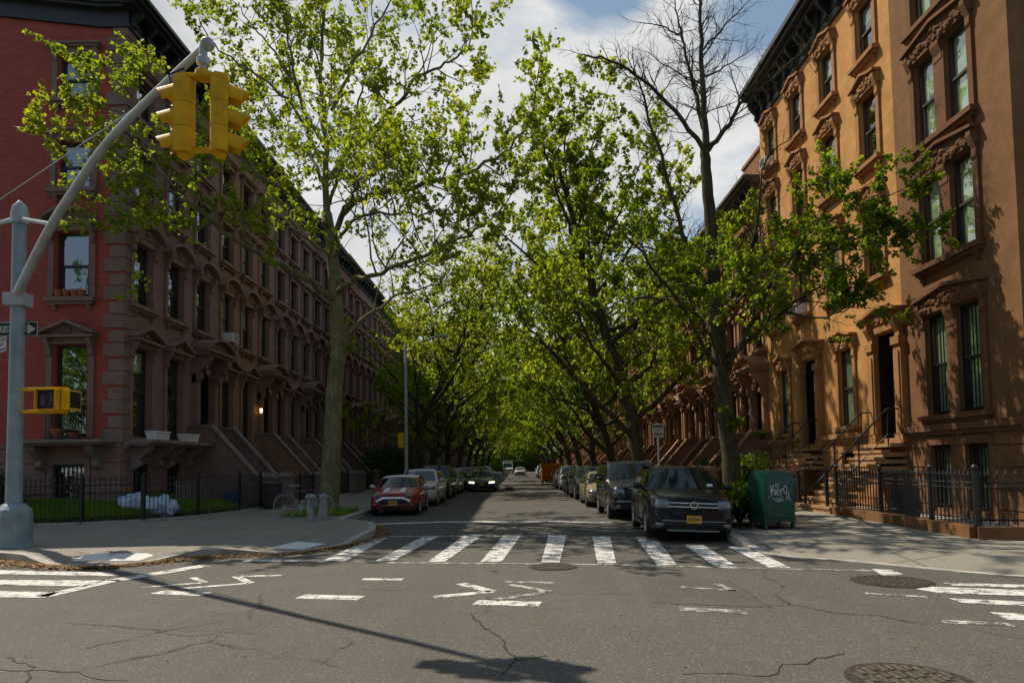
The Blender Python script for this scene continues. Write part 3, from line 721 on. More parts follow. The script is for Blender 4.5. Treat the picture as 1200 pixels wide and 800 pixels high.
def window(fr, parent, uc, z0, z1, w, style, trim, frame_mat='frame_dark', sill=True, curtain=None, bars=False, n_set=-0.16, gap_mul=False, hood=True):
    h = z1 - z0; T = fr.T(); loc = fr.at(uc, 0, z0); K = fr.key()
    def frm():
        mb = MB(T); f = 0.075; y0, y1 = n_set - 0.09, n_set + 0.02
        mb.box(-w / 2, -w / 2 + f, y0, y1, 0, h); mb.box(w / 2 - f, w / 2, y0, y1, 0, h)
        mb.box(-w / 2 + f, w / 2 - f, y0, y1, h - f, h); mb.box(-w / 2 + f, w / 2 - f, y0, y1, 0, f)
        mb.box(-w / 2 + f, w / 2 - f, n_set - 0.05, n_set + 0.015, h * 0.5 - 0.035, h * 0.5 + 0.035)
        for s in (-1, 1): mb.box(s * (w / 2 - f - 0.02) - 0.02, s * (w / 2 - f - 0.02) + 0.02, n_set - 0.06, n_set - 0.005, f, h * 0.5)
        return mb
    win = cpart((K, w, h, n_set), 'window', frm, frame_mat, parent, loc)
    def pn():
        mb = MB(T); f = 0.075
        for a, b, n in ((f, h * 0.5 - .035, n_set - 0.04), (h * 0.5 + .035, h - f, n_set - 0.015)):
            mb.face([(-w / 2 + f, n, a), (w / 2 - f, n, a), (w / 2 - f, n, b), (-w / 2 + f, n, b)])
        return mb
    cpart((K, w, h, n_set), 'pane', pn, 'pane', win, (0, 0, 0))
    if sill: cpart((K, w), 'sill', lambda: sill_mb(T, w), trim, win, (0, 0, 0))
    if hood: cpart((K, w, h, style), 'hood', lambda: hood_mb(T, w, style, h, int(h * 10)), trim, win, (0, 0, 0))
    if curtain:
        fr_, kind = curtain
        def cm():
            mb = MB(T); n = n_set - 0.085; zt = h * (1 - fr_)
            k = 18
            for i in range(k):
                a = -w / 2 + w * i / k; b = -w / 2 + w * (i + 1) / k
                mb.face([(a, n + 0.02 * (i % 2), zt), (b, n + 0.02 * ((i + 1) % 2), zt), (b, n + 0.02 * ((i + 1) % 2), h), (a, n + 0.02 * (i % 2), h)])
            return mb
        cpart((K, w, h, fr_, n_set), 'curtain', cm, kind, win, (0, 0, 0))
    if bars:
        def bm_():
            mb = MB(T); k = max(4, int(w / 0.13))
            for i in range(k + 1):
                u = -w / 2 + 0.03 + (w - 0.06) * i / k; mb.box(u - 0.011, u + 0.011, -0.07, -0.048, 0.02, h - 0.02)
            for z in (0.08, h * 0.5, h - 0.1): mb.box(-w / 2 + 0.01, w / 2 - 0.01, -0.075, -0.043, z - 0.015, z + 0.015)
            return mb
        cpart((K, w, h), 'window_bars', bm_, 'iron', win, (0, 0, 0))
    return win

def cornice(fr, parent, W, z, h, mat, side=None, d=0.75, u_start=0.0):
    """bracketed cornice; bottom at z; side = length of a return along the side wall"""
    T = fr.T(); mb = MB(T)
    def run(mk, length, start):
        mk(0.0, 0.10, 0, h * 0.16); mk(0, 0.07, h * 0.16, h * 0.62); mk(0, d * 0.62, h * 0.62, h * 0.72); mk(0, d * 0.85, h * 0.72, h * 0.84); mk(0, d, h * 0.84, h)
    a0 = u_start
    for (n1, z0, z1) in ((0.10, 0, h * 0.16), (0.07, h * 0.16, h * 0.62), (d * 0.62, h * 0.62, h * 0.74), (d * 0.85, h * 0.74, h * 0.86), (d, h * 0.86, h)):
        mb.box(a0 - (n1 if side else 0.0), W, 0.001, n1, z + z0, z + z1)
    k = max(3, int((W - a0) / 0.75))
    for i in range(k + 1):
        u = a0 + 0.12 + (W - a0 - 0.24) * i / k
        bracket(mb, u, 0.16, z + h * 0.62, h * 0.58, d * 0.58)
        if i < k:
            mb.box(u + 0.2, u + (W - a0) / k - 0.2, 0.068, 0.1, z + h * 0.24, z + h * 0.54)
    if side:
        for (n1, z0, z1) in ((0.10, 0, h * 0.16), (0.07, h * 0.16, h * 0.62), (0.3, h * 0.62, h * 0.74), (0.38, h * 0.74, h * 0.86), (0.45, h * 0.86, h)):
            mb.box(a0 - n1, a0 - 0.001, -0.75, -0.001, z + z0, z + z1)
            mb.prism([(-side, z + z0 + 0.12 * side), (-0.751, z + z0), (-0.751, z + z1 + 0.001), (-side, z + z1 + 0.12 * side)], 0, a0 - n1 + 0.002, a0 - 0.001)
        mb.prism([(-side, z + h * 0.5), (-0.751, z + h * 0.5), (-0.751, z + h * 0.9), (-side, z + h * 0.9 + 0.12 * side)], 0, a0 + 0.001, a0 + 0.3)
    return mb.build('cornice', mat, parent)

def solid_stoop(fr, parent, uc, v1, ztop, w, mat, cop, arch=True):
    T = fr.T(); n = 11; land = 0.75; run = (v1 - land)
    mb = MB(T)
    prof = [(0.001, 0.0), (0.001, ztop - 0.005), (land, ztop - 0.005)]
    for i in range(n):
        v = land + run * i / n; z = ztop - 0.005 - (ztop - HK) * (i + 1) / (n + 1)
        prof += [(v, z), (land + run * (i + 1) / n, z)]
    prof += [(v1, 0.0)]
    mb.prism(prof, 0, uc - w / 2 + 0.12, uc + w / 2 - 0.12)
    st = mb.build('stoop', mat, parent)
    for s in (-1, 1):
        a = uc + s * (w / 2); u0, u1 = a - 0.11, a + 0.11
        c = MB(T)
        zt = ztop + 0.62
        c.prism([(0.002, 0), (0.002, zt), (land, zt), (v1 - 0.15, 1.0), (v1 - 0.15, 0)], 0, u0, u1)
        cw = c.build('cheek_wall', mat, st)
        c = MB(T)
        c.prism([(0.003, zt), (land + 0.05, zt), (v1 - 0.15, 1.0 + 0.02), (v1 - 0.15, 1.12), (land + 0.08, zt + 0.11), (0.003, zt + 0.11)], 0, u0 - 0.07, u1 + 0.07)
        c.build('coping', cop, st)
        c = MB(T)
        c.box(a - 0.24, a + 0.24, v1 - 0.22, v1 + 0.26, 0, 1.25); c.box(a - 0.29, a + 0.29, v1 - 0.27, v1 + 0.31, 1.252, 1.34)
        c.prism([(a - 0.25, 1.342), (a + 0.25, 1.342), (a, 1.46)], 1, v1 - 0.23, v1 + 0.27)
        c.build('newel_post', cop, st)
    return st
def open_stoop(fr, parent, uc, v1, ztop, w, mat):
    T = fr.T(); n = 9; land = 0.5; run = v1 - land
    mb = MB(T)
    for i in range(n):
        z = ztop - (ztop - HK) * (i + 1) / (n + 1); v = land + run * i / n
        ext = 0.3 if i >= n - 2 else 0.0
        mb.box(uc - w / 2 - ext, uc + w / 2 + ext, v - (0.04 if i else 0), v + run / n + 0.035, z - 0.07, z)
        mb.box(uc - w / 2 + 0.02 - ext, uc + w / 2 - 0.02 + ext, 0.002 if i < 3 else v - 0.3, v + run / n, max(HK - 0.15, z - (ztop - HK) / (n + 1) - 0.001), z - 0.071)
    mb.box(uc - w / 2, uc + w / 2, 0.002, land, ztop - 0.1, ztop - 0.003)
    st = mb.build('stoop', mat, parent)
    for s in (-1, 1):
        u = uc + s * (w / 2 - 0.08)
        k = MB(T)
        z_at = lambda v: ztop - (ztop - HK) * max(0, (v - land)) / run * 0.92
        k.tube([(u, 0.1, ztop + 0.95), (u, land, ztop + 0.95), (u, v1 - 0.1, z_at(v1) + 0.95)], 0.028, 6)
        k.tube([(u, 0.1, ztop + 0.25), (u, land, ztop + 0.25), (u, v1 - 0.1, z_at(v1) + 0.3)], 0.016, 5)
        for v in (0.12, land, land + run * 0.45, v1 - 0.12): k.tube([(u, v, z_at(v) - 0.15), (u, v, z_at(v) + 0.97)], 0.022, 6)
        v = v1 - 0.1
        k.box(u - 0.035, u + 0.035, v - 0.035, v + 0.035, HK, z_at(v1) + 1.0); k.blob((u, v, z_at(v1) + 1.03), 0.05, 6)
        k.build('railing', 'iron', st)
    return st
def door(fr, parent, uc, z0, z1, w, trim, hood='canopy', arch=True, leafmat='door'):
    T = fr.T(); loc = fr.at(uc, 0, z0); h = z1 - z0; K = fr.key()
    def leaf():
        mb = MB(T); n = -0.34
        mb.box(-w / 2, w / 2, n - 0.06, n, 0, h * 0.78)
        for s in (-1, 1):
            for a, b in ((0.08, 0.36), (0.42, 0.72)):
                mb.box(s * w / 4 - w * 0.16, s * w / 4 + w * 0.16, n + 0.001, n + 0.025, h * a, h * b)
        mb.box(-0.02, 0.02, n + 0.001, n + 0.03, 0.02, h * 0.77)
        mb.box(-w / 2, w / 2, n - 0.06, n + 0.05, h * 0.78 + 0.002, h * 0.8 + 0.03)
        return mb
    d = cpart((K, w, h), 'door', leaf, leafmat, parent, loc)
    def tp():
        mb = MB(T); mb.face([(-w / 2, -0.36, h * 0.8 + 0.035), (w / 2, -0.36, h * 0.8 + 0.035), (w / 2, -0.36, h), (-w / 2, -0.36, h)]); return mb
    cpart((K, w, h), 'transom', tp, 'pane', d, (0, 0, 0))
    def kn():
        mb = MB(T); mb.blob((0.09, -0.3, h * 0.37), 0.04, 5); return mb
    cpart((K, w, h), 'handle', kn, 'chrome', d, (0, 0, 0))
    def sur():
        mb = MB(T)
        for s in (-1, 1):
            u = s * (w / 2 + 0.19)
            mb.box(u - 0.18, u + 0.18, 0, 0.16, 0, h * 0.86); mb.box(u - 0.12, u + 0.12, 0.16, 0.2, 0.3, h * 0.8)
            mb.box(u - 0.21, u + 0.21, 0, 0.2, 0, 0.28); mb.box(u - 0.21, u + 0.21, 0, 0.22, h * 0.86, h * 0.93)
        if arch:
            n_ = 10; pts = [(-w / 2 - 0.003, h + 0.04), (-w / 2 - 0.003, h - 0.34)]
            for i in range(1, n_): a = PI * i / n_; pts.append((-w / 2 * cos(a), h - 0.34 + 0.34 * sin(a)))
            pts += [(w / 2 + 0.003, h - 0.34), (w / 2 + 0.003, h + 0.04)]
            for a, b in zip(pts[1:-1], pts[2:-1]):
                mb.prism([a, b, (b[0], h + 0.04), (a[0], h + 0.04)], 1, -0.05, 0.05)
        mb.box(-w / 2 - 0.4, w / 2 + 0.4, 0, 0.12, h + 0.05, h + 0.28)
        return mb
    def shade_lining():  # dark lining added on the reveals, puts the doorway's deep shade into colour
        mb = MB(T)
        for s in (-1, 1): mb.box(s * w / 2 - (0.03 if s > 0 else 0.002), s * w / 2 + (0.002 if s > 0 else 0.03), -0.335, -0.055 if arch else 0.004, 0.002, h - 0.002)
        mb.box(-w / 2 + .031, w / 2 - .031, -0.335, -0.056, h - 0.03, h - 0.003); return mb
    cpart((K, w, h, arch), 'door_shade_lining', shade_lining, leafmat, d, (0, 0, 0))
    cpart((K, w, h, arch), 'door_surround', sur, trim, d, (0, 0, 0))
    def hd():
        mb = MB(T); W2 = w / 2 + 0.5
        if hood == 'canopy':
            dd = 0.85; z = h + 0.29
            mb.box(-W2, W2, 0, dd - 0.12, z, z + 0.12); mb.box(-W2 - 0.06, W2 + 0.06, 0, dd, z + 0.121, z + 0.21)
            n_ = 8; pts = []
            for i in range(n_ + 1):
                a = PI * (0.12 + 0.76 * i / n_); pts.append((-(W2 + 0.08) * cos(a) / cos(PI * .12), z + 0.22 + 0.42 * (sin(a) - sin(PI * .12)) / (1 - sin(PI * .12))))
            mb.prism(pts, 1, 0, dd - 0.25)
            for a, b in zip(pts, pts[1:]): mb.prism([a, b, (b[0], b[1] + 0.09), (a[0], a[1] + 0.09)], 1, 0, dd)
            for s in (-1, 1): bracket(mb, s * (w / 2 + 0.24), 0.26, z, 1.05, 0.7)
            carved(mb, -w / 2, w / 2, z + 0.3, z + 0.4, dd - 0.23, 6, 0.09, 5)
            for s in (-1, 1): carved(mb, s * (w / 2 + 0.24) - 0.1, s * (w / 2 + 0.24) + 0.1, z - 0.75, z - 0.15, 0.55, 3, 0.1, 9)
        else:
            z = h + 0.29
            mb.prism([(-W2, z), (W2, z), (W2, z + 0.2), (0, z + 0.42), (-W2, z + 0.2)], 1, 0, 0.16)
            for s in (-1, 1):
                mb.prism([(s * (W2 + 0.05), z + 0.2), (s * (W2 + 0.05), z + 0.28), (0, z + 0.52), (0, z + 0.425)], 1, 0, 0.34)
                bracket(mb, s * (w / 2 + 0.19), 0.22, z + 0.05, 0.75, 0.3)
            carved(mb, -W2 + 0.15, W2 - 0.15, z + 0.04, z + 0.2, 0.17, 18, 0.075, 4)
        return mb
    cpart((K, w, h, hood), 'door_hood', hd, trim, d, (0, 0, 0))
    return d

def house(name, label, X0, side, u0, W, H, floors, wx, ww, door_u, spec, group, sidewall=None, D=12.0):
    """floors: list of (z0,z1,style); wx: window centres; door at parlour floor replaces nearest window"""
    root = empty(name, (X0, u0, 0)); tag(root, label, 'house', group)
    fr = Frame((0, 0, 0), (0, 1, 0), (side, 0, 0))
    trim = spec['trim']; wallm = spec['wall']; fm = spec.get('frame', 'frame_dark')
    ops = []; wins = []
    dw = spec.get('door_w', 1.15)
    for fi, (z0, z1, st) in enumerate(floors):
        for k, uc in enumerate(wx if fi else spec.get('parlour_x', wx)):
            w_ = ww
            if fi == 0 and door_u is not None and abs(uc - door_u) < 0.9: continue
            grp = spec.get('pair')
            if grp:
                for s in (-1, 1): wins.append((uc + s * grp, z0, z1, w_, st, fi))
            else: wins.append((uc, z0, z1, w_, st, fi))
    for (uc, z0, z1, w_, st, fi) in wins: ops.append((uc - w_ / 2, uc + w_ / 2, z0, z1))
    if door_u is not None:
        dz0, dz1 = spec['door_z']; ops.append((door_u - dw / 2, door_u + dw / 2, dz0, dz1))
    bz = spec.get('base_z', (0.6, 1.85)); bx = spec.get('base_x', [u for u in wx if door_u is None or abs(u - door_u) > 0.9])
    for u in bx: ops.append((u - ww / 2, u + ww / 2, bz[0], bz[1]))
    mb = MB(); wall_holes(mb, fr, W - 0.004, 0, H, ops, 0.32, 0.004)
    P = lambda u, n, z: tuple(fr.at(u, n, z))
    if not sidewall: mb.face([P(0.004, 0, 0), P(0.004, -D, 0), P(0.004, -D, H), P(0.004, 0, H)])
    mb.face([P(W - .004, 0, 0), P(W - .004, 0, H), P(W - .004, -D, H), P(W - .004, -D, 0)])
    mb.face([P(0.004, -D, 0), P(W - .004, -D, 0), P(W - .004, -D, H), P(0.004, -D, H)])
    mb.build('wall', wallm, root)
    r = MB(); r.face([P(0.004, 0, H - 0.02), P(W - .004, 0, H - 0.02), P(W - .004, -D, H - 0.02), P(0.004, -D, H - 0.02)]); r.build('roof', 'roof', root)
    for i, (uc, z0, z1, w_, st, fi) in enumerate(wins):
        cu_ = spec.get('curtains', {}).get((fi, i % 7), spec.get('curtain_default'))
        if spec.get('pair'):
            window(fr, root, uc, z0, z1, w_, 'plain', trim, fm, sill=False, curtain=cu_, bars=(fi == 0 and spec.get('bars')), hood=False, n_set=spec.get('n_set', -0.16))
        else:
            window(fr, root, uc, z0, z1, w_, st, trim, fm, curtain=cu_, bars=(fi == 0 and spec.get('bars')), sill=not (fi == 0 and spec.get('ledge')), n_set=spec.get('n_set', -0.16))
    if spec.get('pair'):
        g = spec['pair']; T = fr.T()
        for fi, (z0, z1, st) in enumerate(floors):
            for uc in wx:
                full = 2 * g + ww
                cpart((fr.key(), full, z1 - z0, st), 'hood', lambda: hood_mb(T, full, st, z1 - z0, fi + 11), trim, root, fr.at(uc, 0, z0))
                cpart((fr.key(), full), 'sill', lambda: sill_mb(T, full), trim, root, fr.at(uc, 0, z0))
                def mul():
                    q = MB(T); a = g - ww / 2 - 0.003; q.box(-a, a, 0, 0.06, 0.01, z1 - z0); bracket(q, 0, a * 1.6, z1 - z0 + 0.03, 0.55, 0.16); return q
                cpart((fr.key(), full, z1 - z0), 'mullion', mul, trim, root, fr.at(uc, 0, z0))
    for u in bx: window(fr, root, u, bz[0], bz[1], ww, 'plain', trim, fm, sill=False, bars=True, curtain=spec.get('base_curtain'))
    if door_u is not None:
        door(fr, root, door_u, dz0, dz1, dw, trim, spec.get('door_hood', 'canopy'), spec.get('arch', True))
        if spec['stoop'] == 'solid': solid_stoop(fr, root, door_u, spec.get('stoop_v', 3.0), dz0, 2.0, spec.get('stoop_mat', wallm), spec.get('cop', 'coping'))
        elif spec['stoop'] == 'open': open_stoop(fr, root, door_u, spec.get('stoop_v', 2.5), dz0, 1.6, spec.get('stoop_mat', 'step_stone'))
    # rusticated basement, string course, cornice
    T = fr.T(); b = MB(T); zt = spec.get('course_z', 2.42)
    hz = [0.02, 0.45, 0.9, 1.4, 1.9, zt - 0.06]
    cuts = sorted([(o[0] - 0.05, o[1] + 0.05) for o in ops if o[2] < 1.0])
    u = 0.01
    for (x0, x1) in cuts + [(W - 0.01, W)]:
        if x0 - u > 0.1:
            b = MB(T); b.box(u, x0, 0.0005, 0.012, hz[0], hz[-1] - 0.03)
            for a, c in zip(hz, hz[1:]): b.box(u + .001, x0 - .001, 0.001, 0.045, a + .001, c - 0.031)
            b.build('rusticated_base', spec.get('base_mat', wallm), root)
        u = x1
    s = MB(T)
    segs = [(0.0, W)] if door_u is None else [(0.0, door_u - 1.12), (door_u + 1.12, W)]
    for a, c in segs:
        if c - a > 0.15:
            s.box(a + .004, c - .004, 0.002, 0.2, zt, zt + 0.16); s.box(a + .004, c - .004, 0.002, 0.13, zt - 0.1, zt - 0.002)
    s.build('string_course', trim, root)
    if spec.get('cornice_z'):
        cornice(fr, root, W - 0.003, spec['cornice_z'], H - spec['cornice_z'] + 0.12, spec.get('cornice_mat', 'cornice'), spec.get('cornice_side'), spec.get('cornice_d', 0.75), 0.003)
    return root, fr

# ---- left row
LW = 6.6; LU = 21.3
L_floors = [(2.72, 5.6, 'pediment'), (7.0, 9.05, 'arch'), (10.4, 12.05, 'flat'), (13.15, 14.6, 'flat')]
def Lspec(**kw):
    cd = {(f, k): ((0.25, 0.5, 0.8, 1.0)[(f * 3 + k * 2) % 4], ('curtain', 'curtain_green')[(f + k) % 2]) for f in range(4) for k in range(7)}
    d = dict(curtains=cd, trim='purple_stone', wall='purple_stone', door_z=(2.6, 5.7), stoop='solid', stoop_v=2.95, cop='coping', cornice_z=15.85, bars=False)
    d.update(kw); return d
Lx = [1.05, 3.2, 5.35]
corner, cfr = house('corner_house', 'corner brownstone with a red painted brick side wall and black cornice', XL, 1, LU, LW, 16.6, L_floors, Lx, 1.0, 5.5,
    Lspec(ledge=True, cornice_side=11.0), 'brownstone row on the left of the street', sidewall=True)
# brick side wall with its own windows
sfr = Frame((0, 0, 0), (-1, 0, 0), (0, -1, 0))
def su(px, py): return XL - PY(px, py, LU).x
def sz(px, py): return PY(px, py, LU).z
side_rows = []
for (x0, x1, yt, yb, st) in ((73, 105, 66, 117, 'flat'), (71, 104.5, 166, 222, 'flat'), (66, 102, 272, 349, 'arch'), (65, 101.5, 404, 512, 'pediment')):
    uc = (su(x0, (yt + yb) / 2) + su(x1, (yt + yb) / 2)) / 2
    side_rows.append((uc, sz(88, yb), sz(88, yt), st))
uside = sum(r[0] for r in side_rows) / 4
ops = [(u - 0.5, u + 0.5, z0, z1) for u, z0, z1, st in ((uside, r[1], r[2], r[3]) for r in side_rows)]
zb0, zb1 = 0.55, 1.85
opsb = [(uside - 0.5, uside + 0.5, zb0, zb1)]
mb = MB(); wall_holes(mb, sfr, 12.0, 2.42, 16.6, ops, 0.32, 0.0); P = lambda u, z: tuple(sfr.at(u, 0, z)); mb.face([P(0.8, 16.6), P(12, 16.6), P(12, 17.6)]); mb.build('brick_wall', 'brick', corner)
mb = MB(); wall_holes(mb, sfr, 12.0, 0.0, 2.42, opsb, 0.32, 0.0); mb.build('basement_wall', 'purple_stone', corner)
for (u, z0, z1, st) in side_rows:
    par = z1 - z0 > 2.5
    window(sfr, corner, uside, z0, z1, 1.0, st, 'quoin', 'frame_dark', curtain=None, sill=not par)
window(sfr, corner, uside, zb0, zb1, 1.0, 'plain', 'quoin', 'frame_dark', sill=False, bars=True, curtain=(0.9, 'curtain_green'))
T = sfr.T()
b = MB(T)
hz = [0.02, 0.45, 0.9, 1.4, 1.9, 2.38]
for a, c in zip(hz, hz[1:]):
    lo = a < 1.85
    for (x0, x1) in (((0.0, uside - 0.72), (uside + 0.72, 12.0)) if lo else ((0.0, 12.0),)): b.box(x0 + .01, x1, 0.001, 0.045, a, c - 0.03)
b.box(0.0, 12, 0.002, 0.07, 2.37, 2.5)
b.build('rusticated_base', 'purple_stone', corner)
q = MB(T)
z = 2.52; k = 0
while z < 15.6:
    wq = 0.62 if k % 2 == 0 else 0.44
    q.box(-0.035, wq, 0.001, 0.04, z, z + 0.36 + 0.06 * (k % 2 == 0)); q.box(-0.035, -0.001, -(0.46 if k % 2 else 0.3), 0.0, z, z + 0.36 + 0.06 * (k % 2 == 0)); z += 0.45; k += 1
q.build('quoins', 'quoin', corner)
# side balcony ledge with console brackets, rail and flower pots
b = MB(T); b.box(uside - 1.5, uside + 1.15, 0.002, 0.85, 2.5, 2.6); b.box(uside - 1.4, uside + 1.05, 0.002, 0.7, 2.43, 2.499)
for s in (-0.95, 0.8): bracket(b, uside + s, 0.2, 2.43, 0.75, 0.6)
b.build('balcony_ledge', 'coping', corner)
b = MB(T)
for i in range(13): u = uside - 0.55 + 1.1 * i / 12; b.box(u - 0.01, u + 0.01, 0.28, 0.30, 2.6, 3.62)
b.box(uside - 0.57, uside + 0.57, 0.27, 0.31, 3.6, 3.64); b.box(uside - 0.57, uside + 0.57, 0.27, 0.31, 2.66, 2.69)
for s in (-1, 1): b.box(uside + s * 0.56 - 0.012, uside + s * 0.56 + 0.012, 0.003, 0.3, 3.6, 3.64)
b.build('balcony_rail', 'iron', corner)
# street-side ledge carried on consoles
T2 = cfr.T()
b = MB(T2); b.box(0.01, 4.3, 0.21, 0.95, 2.5, 2.6); b.box(0.05, 4.25, 0.21, 0.8, 2.42, 2.499)
for u in (0.5, 1.75, 2.5, 3.9): bracket(b, u, 0.22, 2.42, 0.75, 0.7)
b.build('balcony_ledge', 'coping', corner)
b = MB(T2); b.box(0.3, 0.5, 0.002, 0.03, 3.55, 3.8); b.build('notice_plate', 'white', corner)

def pot(name, label, loc, kind, mats, group=None):
    t = empty(name, loc); tag(t, label, 'plant pot' if kind == 'pot' else 'planter', group)
    mb = MB()
    if kind == 'pot':
        mb.lathe([(0.09, 0), (0.13, 0.18), (0.145, 0.18), (0.145, 0.22), (0.12, 0.22), (0.11, 0.17)], n=12); mb.build('pot', mats, t, smooth=40)
    else:
        mb.prism([(-0.14, 0), (0.14, 0), (0.19, 0.26), (-0.19, 0.26)], 1, -0.42, 0.42); mb.box(-0.21, 0.21, -0.45, 0.45, 0.2601, 0.3); mb.build('trough', mats, t)
    return t
for i, (u, r_) in enumerate(((-0.36, 'left end'), (-0.1, 'second'), (0.15, 'third'), (0.36, 'right end'))):
    p = corner.location + sfr.at(uside - u, 0.1, side_rows[2][1] + 0.002)
    pot('flower_pot', 'terracotta flower pot, %s of four on the red wall window sill' % r_, p, 'pot', 'terracotta', 'pots on the red wall window sill')
p = corner.location + sfr.at(uside + 0.28, 0.14, 2.602); a = pot('flower_pot', 'large terracotta pot behind the balcony rail on the red wall, left one', p, 'pot', 'terracotta'); a.scale = (1.5, 1.5, 1.6)
p = corner.location + sfr.at(uside - 0.2, 0.14, 2.602); a = pot('flower_pot', 'smaller terracotta pot behind the balcony rail on the red wall', p, 'pot', 'terracotta'); a.scale = (1.4, 1.3, 1.0)
for u, s_ in ((1.1, 'first'), (3.2, 'second')):
    p = corner.location + cfr.at(u, 0.55, 2.602)
    pot('window_planter', 'white trough planter on the stone ledge under the %s parlour window from the corner' % s_, p, 'box', 'white', 'white planters on the corner house ledge')
bw = MB(T2); 
# lantern by the second house door is added below

# second left house (light tan) and the rest
Lrows = [(16.0, 'tan_stone', 'quoin'), (16.0, 'dark_stone', 'dark_stone'), (16.0, 'purple_stone', 'purple_stone'), (15.6, 'red_stone', 'red_stone')]
sp = Lspec(trim='purple_stone', wall='purple_stone')
protoL, lfr = house('row_house', 'light tan brownstone row house next to the red brick corner house', XL, 1, LU + LW, LW, 16.6, L_floors, Lx, 1.0, 5.5, sp, 'brownstone row on the left of the street')
remats = [None, {'purple_brown_sandstone': 'dark_stone'}, {'purple_brown_sandstone': 'red_stone'}, None, {'purple_brown_sandstone': 'tan_stone'}, {'purple_brown_sandstone': 'red_stone'}, {'purple_brown_sandstone': 'dark_stone'}, None, {'purple_brown_sandstone': 'red_stone'}, None, {'purple_brown_sandstone': 'dark_stone'}]
for i in range(20):
    c = copy_tree(protoL, None, remats[i % 11])
    c.location = (XL, LU + LW * (i + 2), -0.0); c.scale = (1, 1, 1.0 + 0.006 * ((i * 5) % 4 - 1.5))
    thin_curtains(c, 0.4)
    c['label'] = 'brownstone row house with solid stoop, %s from the red brick corner on the left' % ORD[i + 2]
thin_curtains(corner, 0.35); thin_curtains(protoL, 0.4)
for o in [protoL] + list(protoL.children_recursive):
    if o.type == 'MESH':
        for sl in o.material_slots:
            if sl.material and sl.material.name == 'purple_brown_sandstone': sl.link = 'OBJECT'; sl.material = M['tan_stone']
lan = empty('wall_lantern', (XL + 0.22, LU + LW + 4.45, 4.4)); tag(lan, 'small lit lantern beside the door of the tan brownstone', 'lantern')
mb = MB(); mb.box(-0.2, -0.08, -0.02, 0.02, -0.02, 0.02); mb.lathe([(0.02, 0.16), (0.09, 0.1), (0.09, 0.09)], n=8); mb.lathe([(0.05, -0.14), (0.05, -0.12)], n=8); mb.build('lantern_body', 'iron', lan)
mb = MB(); mb.lathe([(0.04, -0.118), (0.06, -0.05), (0.06, 0.05), (0.05, 0.088)], n=8); mb.build('lantern_glass', 'lamp_warm', lan, smooth=40)

# ---- right row
B0 = 14.35
brown, bfr = house('brown_house', 'chocolate brown corner row house with paired windows behind the iron fence', XR, -1, B0, 4.45, 17.3, [(2.7, 5.3, 'carved_wide'), (6.6, 8.85, 'carved_wide'), (9.75, 12.0, 'carved_wide'), (12.95, 14.95, 'carved_wide')], [2.3], 0.82, None,
    dict(n_set=-0.1, trim='brown_trim', wall='brown_stone', pair=0.62, bars=True, frame='frame_brown', base_x=[1.6, 2.95], base_z=(0.35, 1.95), course_z=2.3, cornice_z=16.1, cornice_d=0.9,
         curtain_default=(1.0, 'curtain'), base_curtain=(1.0, 'curtain_green')), 'row houses on the right of the street', D=13)
R_floors = [(2.68, 5.2, 'carved'), (7.0, 9.2, 'carved'), (10.5, 12.6, 'carved'), (13.75, 15.5, 'carved')]
ysp = dict(n_set=-0.1, trim='yellow_trim', wall='yellow_stone', door_z=(2.05, 5.25), stoop='open', stoop_v=2.35, frame='frame_brown', parlour_x=[0.8, 3.3], door_hood='pediment', arch=False, door_w=1.05, course_z=2.3,
           cornice_z=16.2, cornice_d=0.85, base_x=[3.3], base_mat='yellow_trim', curtain_default=(0.55, 'curtain_green'),
           curtains={(0, 0): (1.0, 'curtain_green'), (2, 3): None, (3, 5): (0.3, 'curtain')})
yA, yfr = house('ochre_house', 'ochre stone row house beside the chocolate brown corner house', XR, -1, B0 + 4.45, 5.1, 17.4, R_floors, [1.3, 3.85], 0.92, 0.8, ysp, 'row houses on the right of the street')
yB = copy_tree(yA); yB.location.y = B0 + 4.45 + 5.1; yB['label'] = 'ochre stone row house with the second iron railed stoop from the right corner'
rsp = dict(trim='rust_trim', wall='rust_stone', door_z=(2.2, 5.2), stoop='solid', stoop_v=2.6, stoop_mat='red_stone', cop='rust_trim', frame='frame_brown', door_hood='canopy', door_w=1.1, course_z=2.3,
           cornice_z=13.1, cornice_d=0.8, cornice_mat='brown_cornice', curtain_default=(0.4, 'curtain_green'))
RU = B0 + 4.45 + 10.2
rp, rfr = house('stone_row_house', 'lower rust brown row house just past the two ochre houses', XR, -1, RU, 5.5, 13.9, [(2.6, 5.1, 'pediment'), (6.5, 8.6, 'arch'), (9.8, 11.8, 'flat')], [0.95, 2.85, 4.65], 0.95, 0.95, rsp, 'row houses on the right of the street')
rrem = [None, {'rust_sandstone': 'brown_stone'}, {'rust_sandstone': 'yellow_trim'}, None, {'rust_sandstone': 'red_stone', 'pale_rust_trim': 'rust_stone'}, {'rust_sandstone': 'brown_stone'}, None, {'rust_sandstone': 'red_stone'}, {'rust_sandstone': 'yellow_trim'}, None, {'rust_sandstone': 'brown_stone'}]
for i in range(24):
    c = copy_tree(rp, None, rrem[i % 11]); c.location.y = RU + 5.5 * (i + 1); c.scale = (1, 1, 1 + 0.012 * ((i * 3) % 4 - 1))
    thin_curtains(c, 0.6)
    c['label'] = 'low rust brown row house on the right, %s beyond the ochre pair' % ORD[i + 1]
ch = MB(); ch.box(-.85, .85, -1.3, 1.3, 0, 1.55); ch.box(-.92, .92, -1.37, 1.37, 1.551, 1.7)
for i in (-0.8, 0, 0.8): ch.lathe([(0.16, 1.7), (0.14, 2.1), (0.11, 2.1)], (0, i, 0), n=8)
co = ch.build('chimney', 'rust_stone', rp, loc=(1.1, 1.6, 13.88))

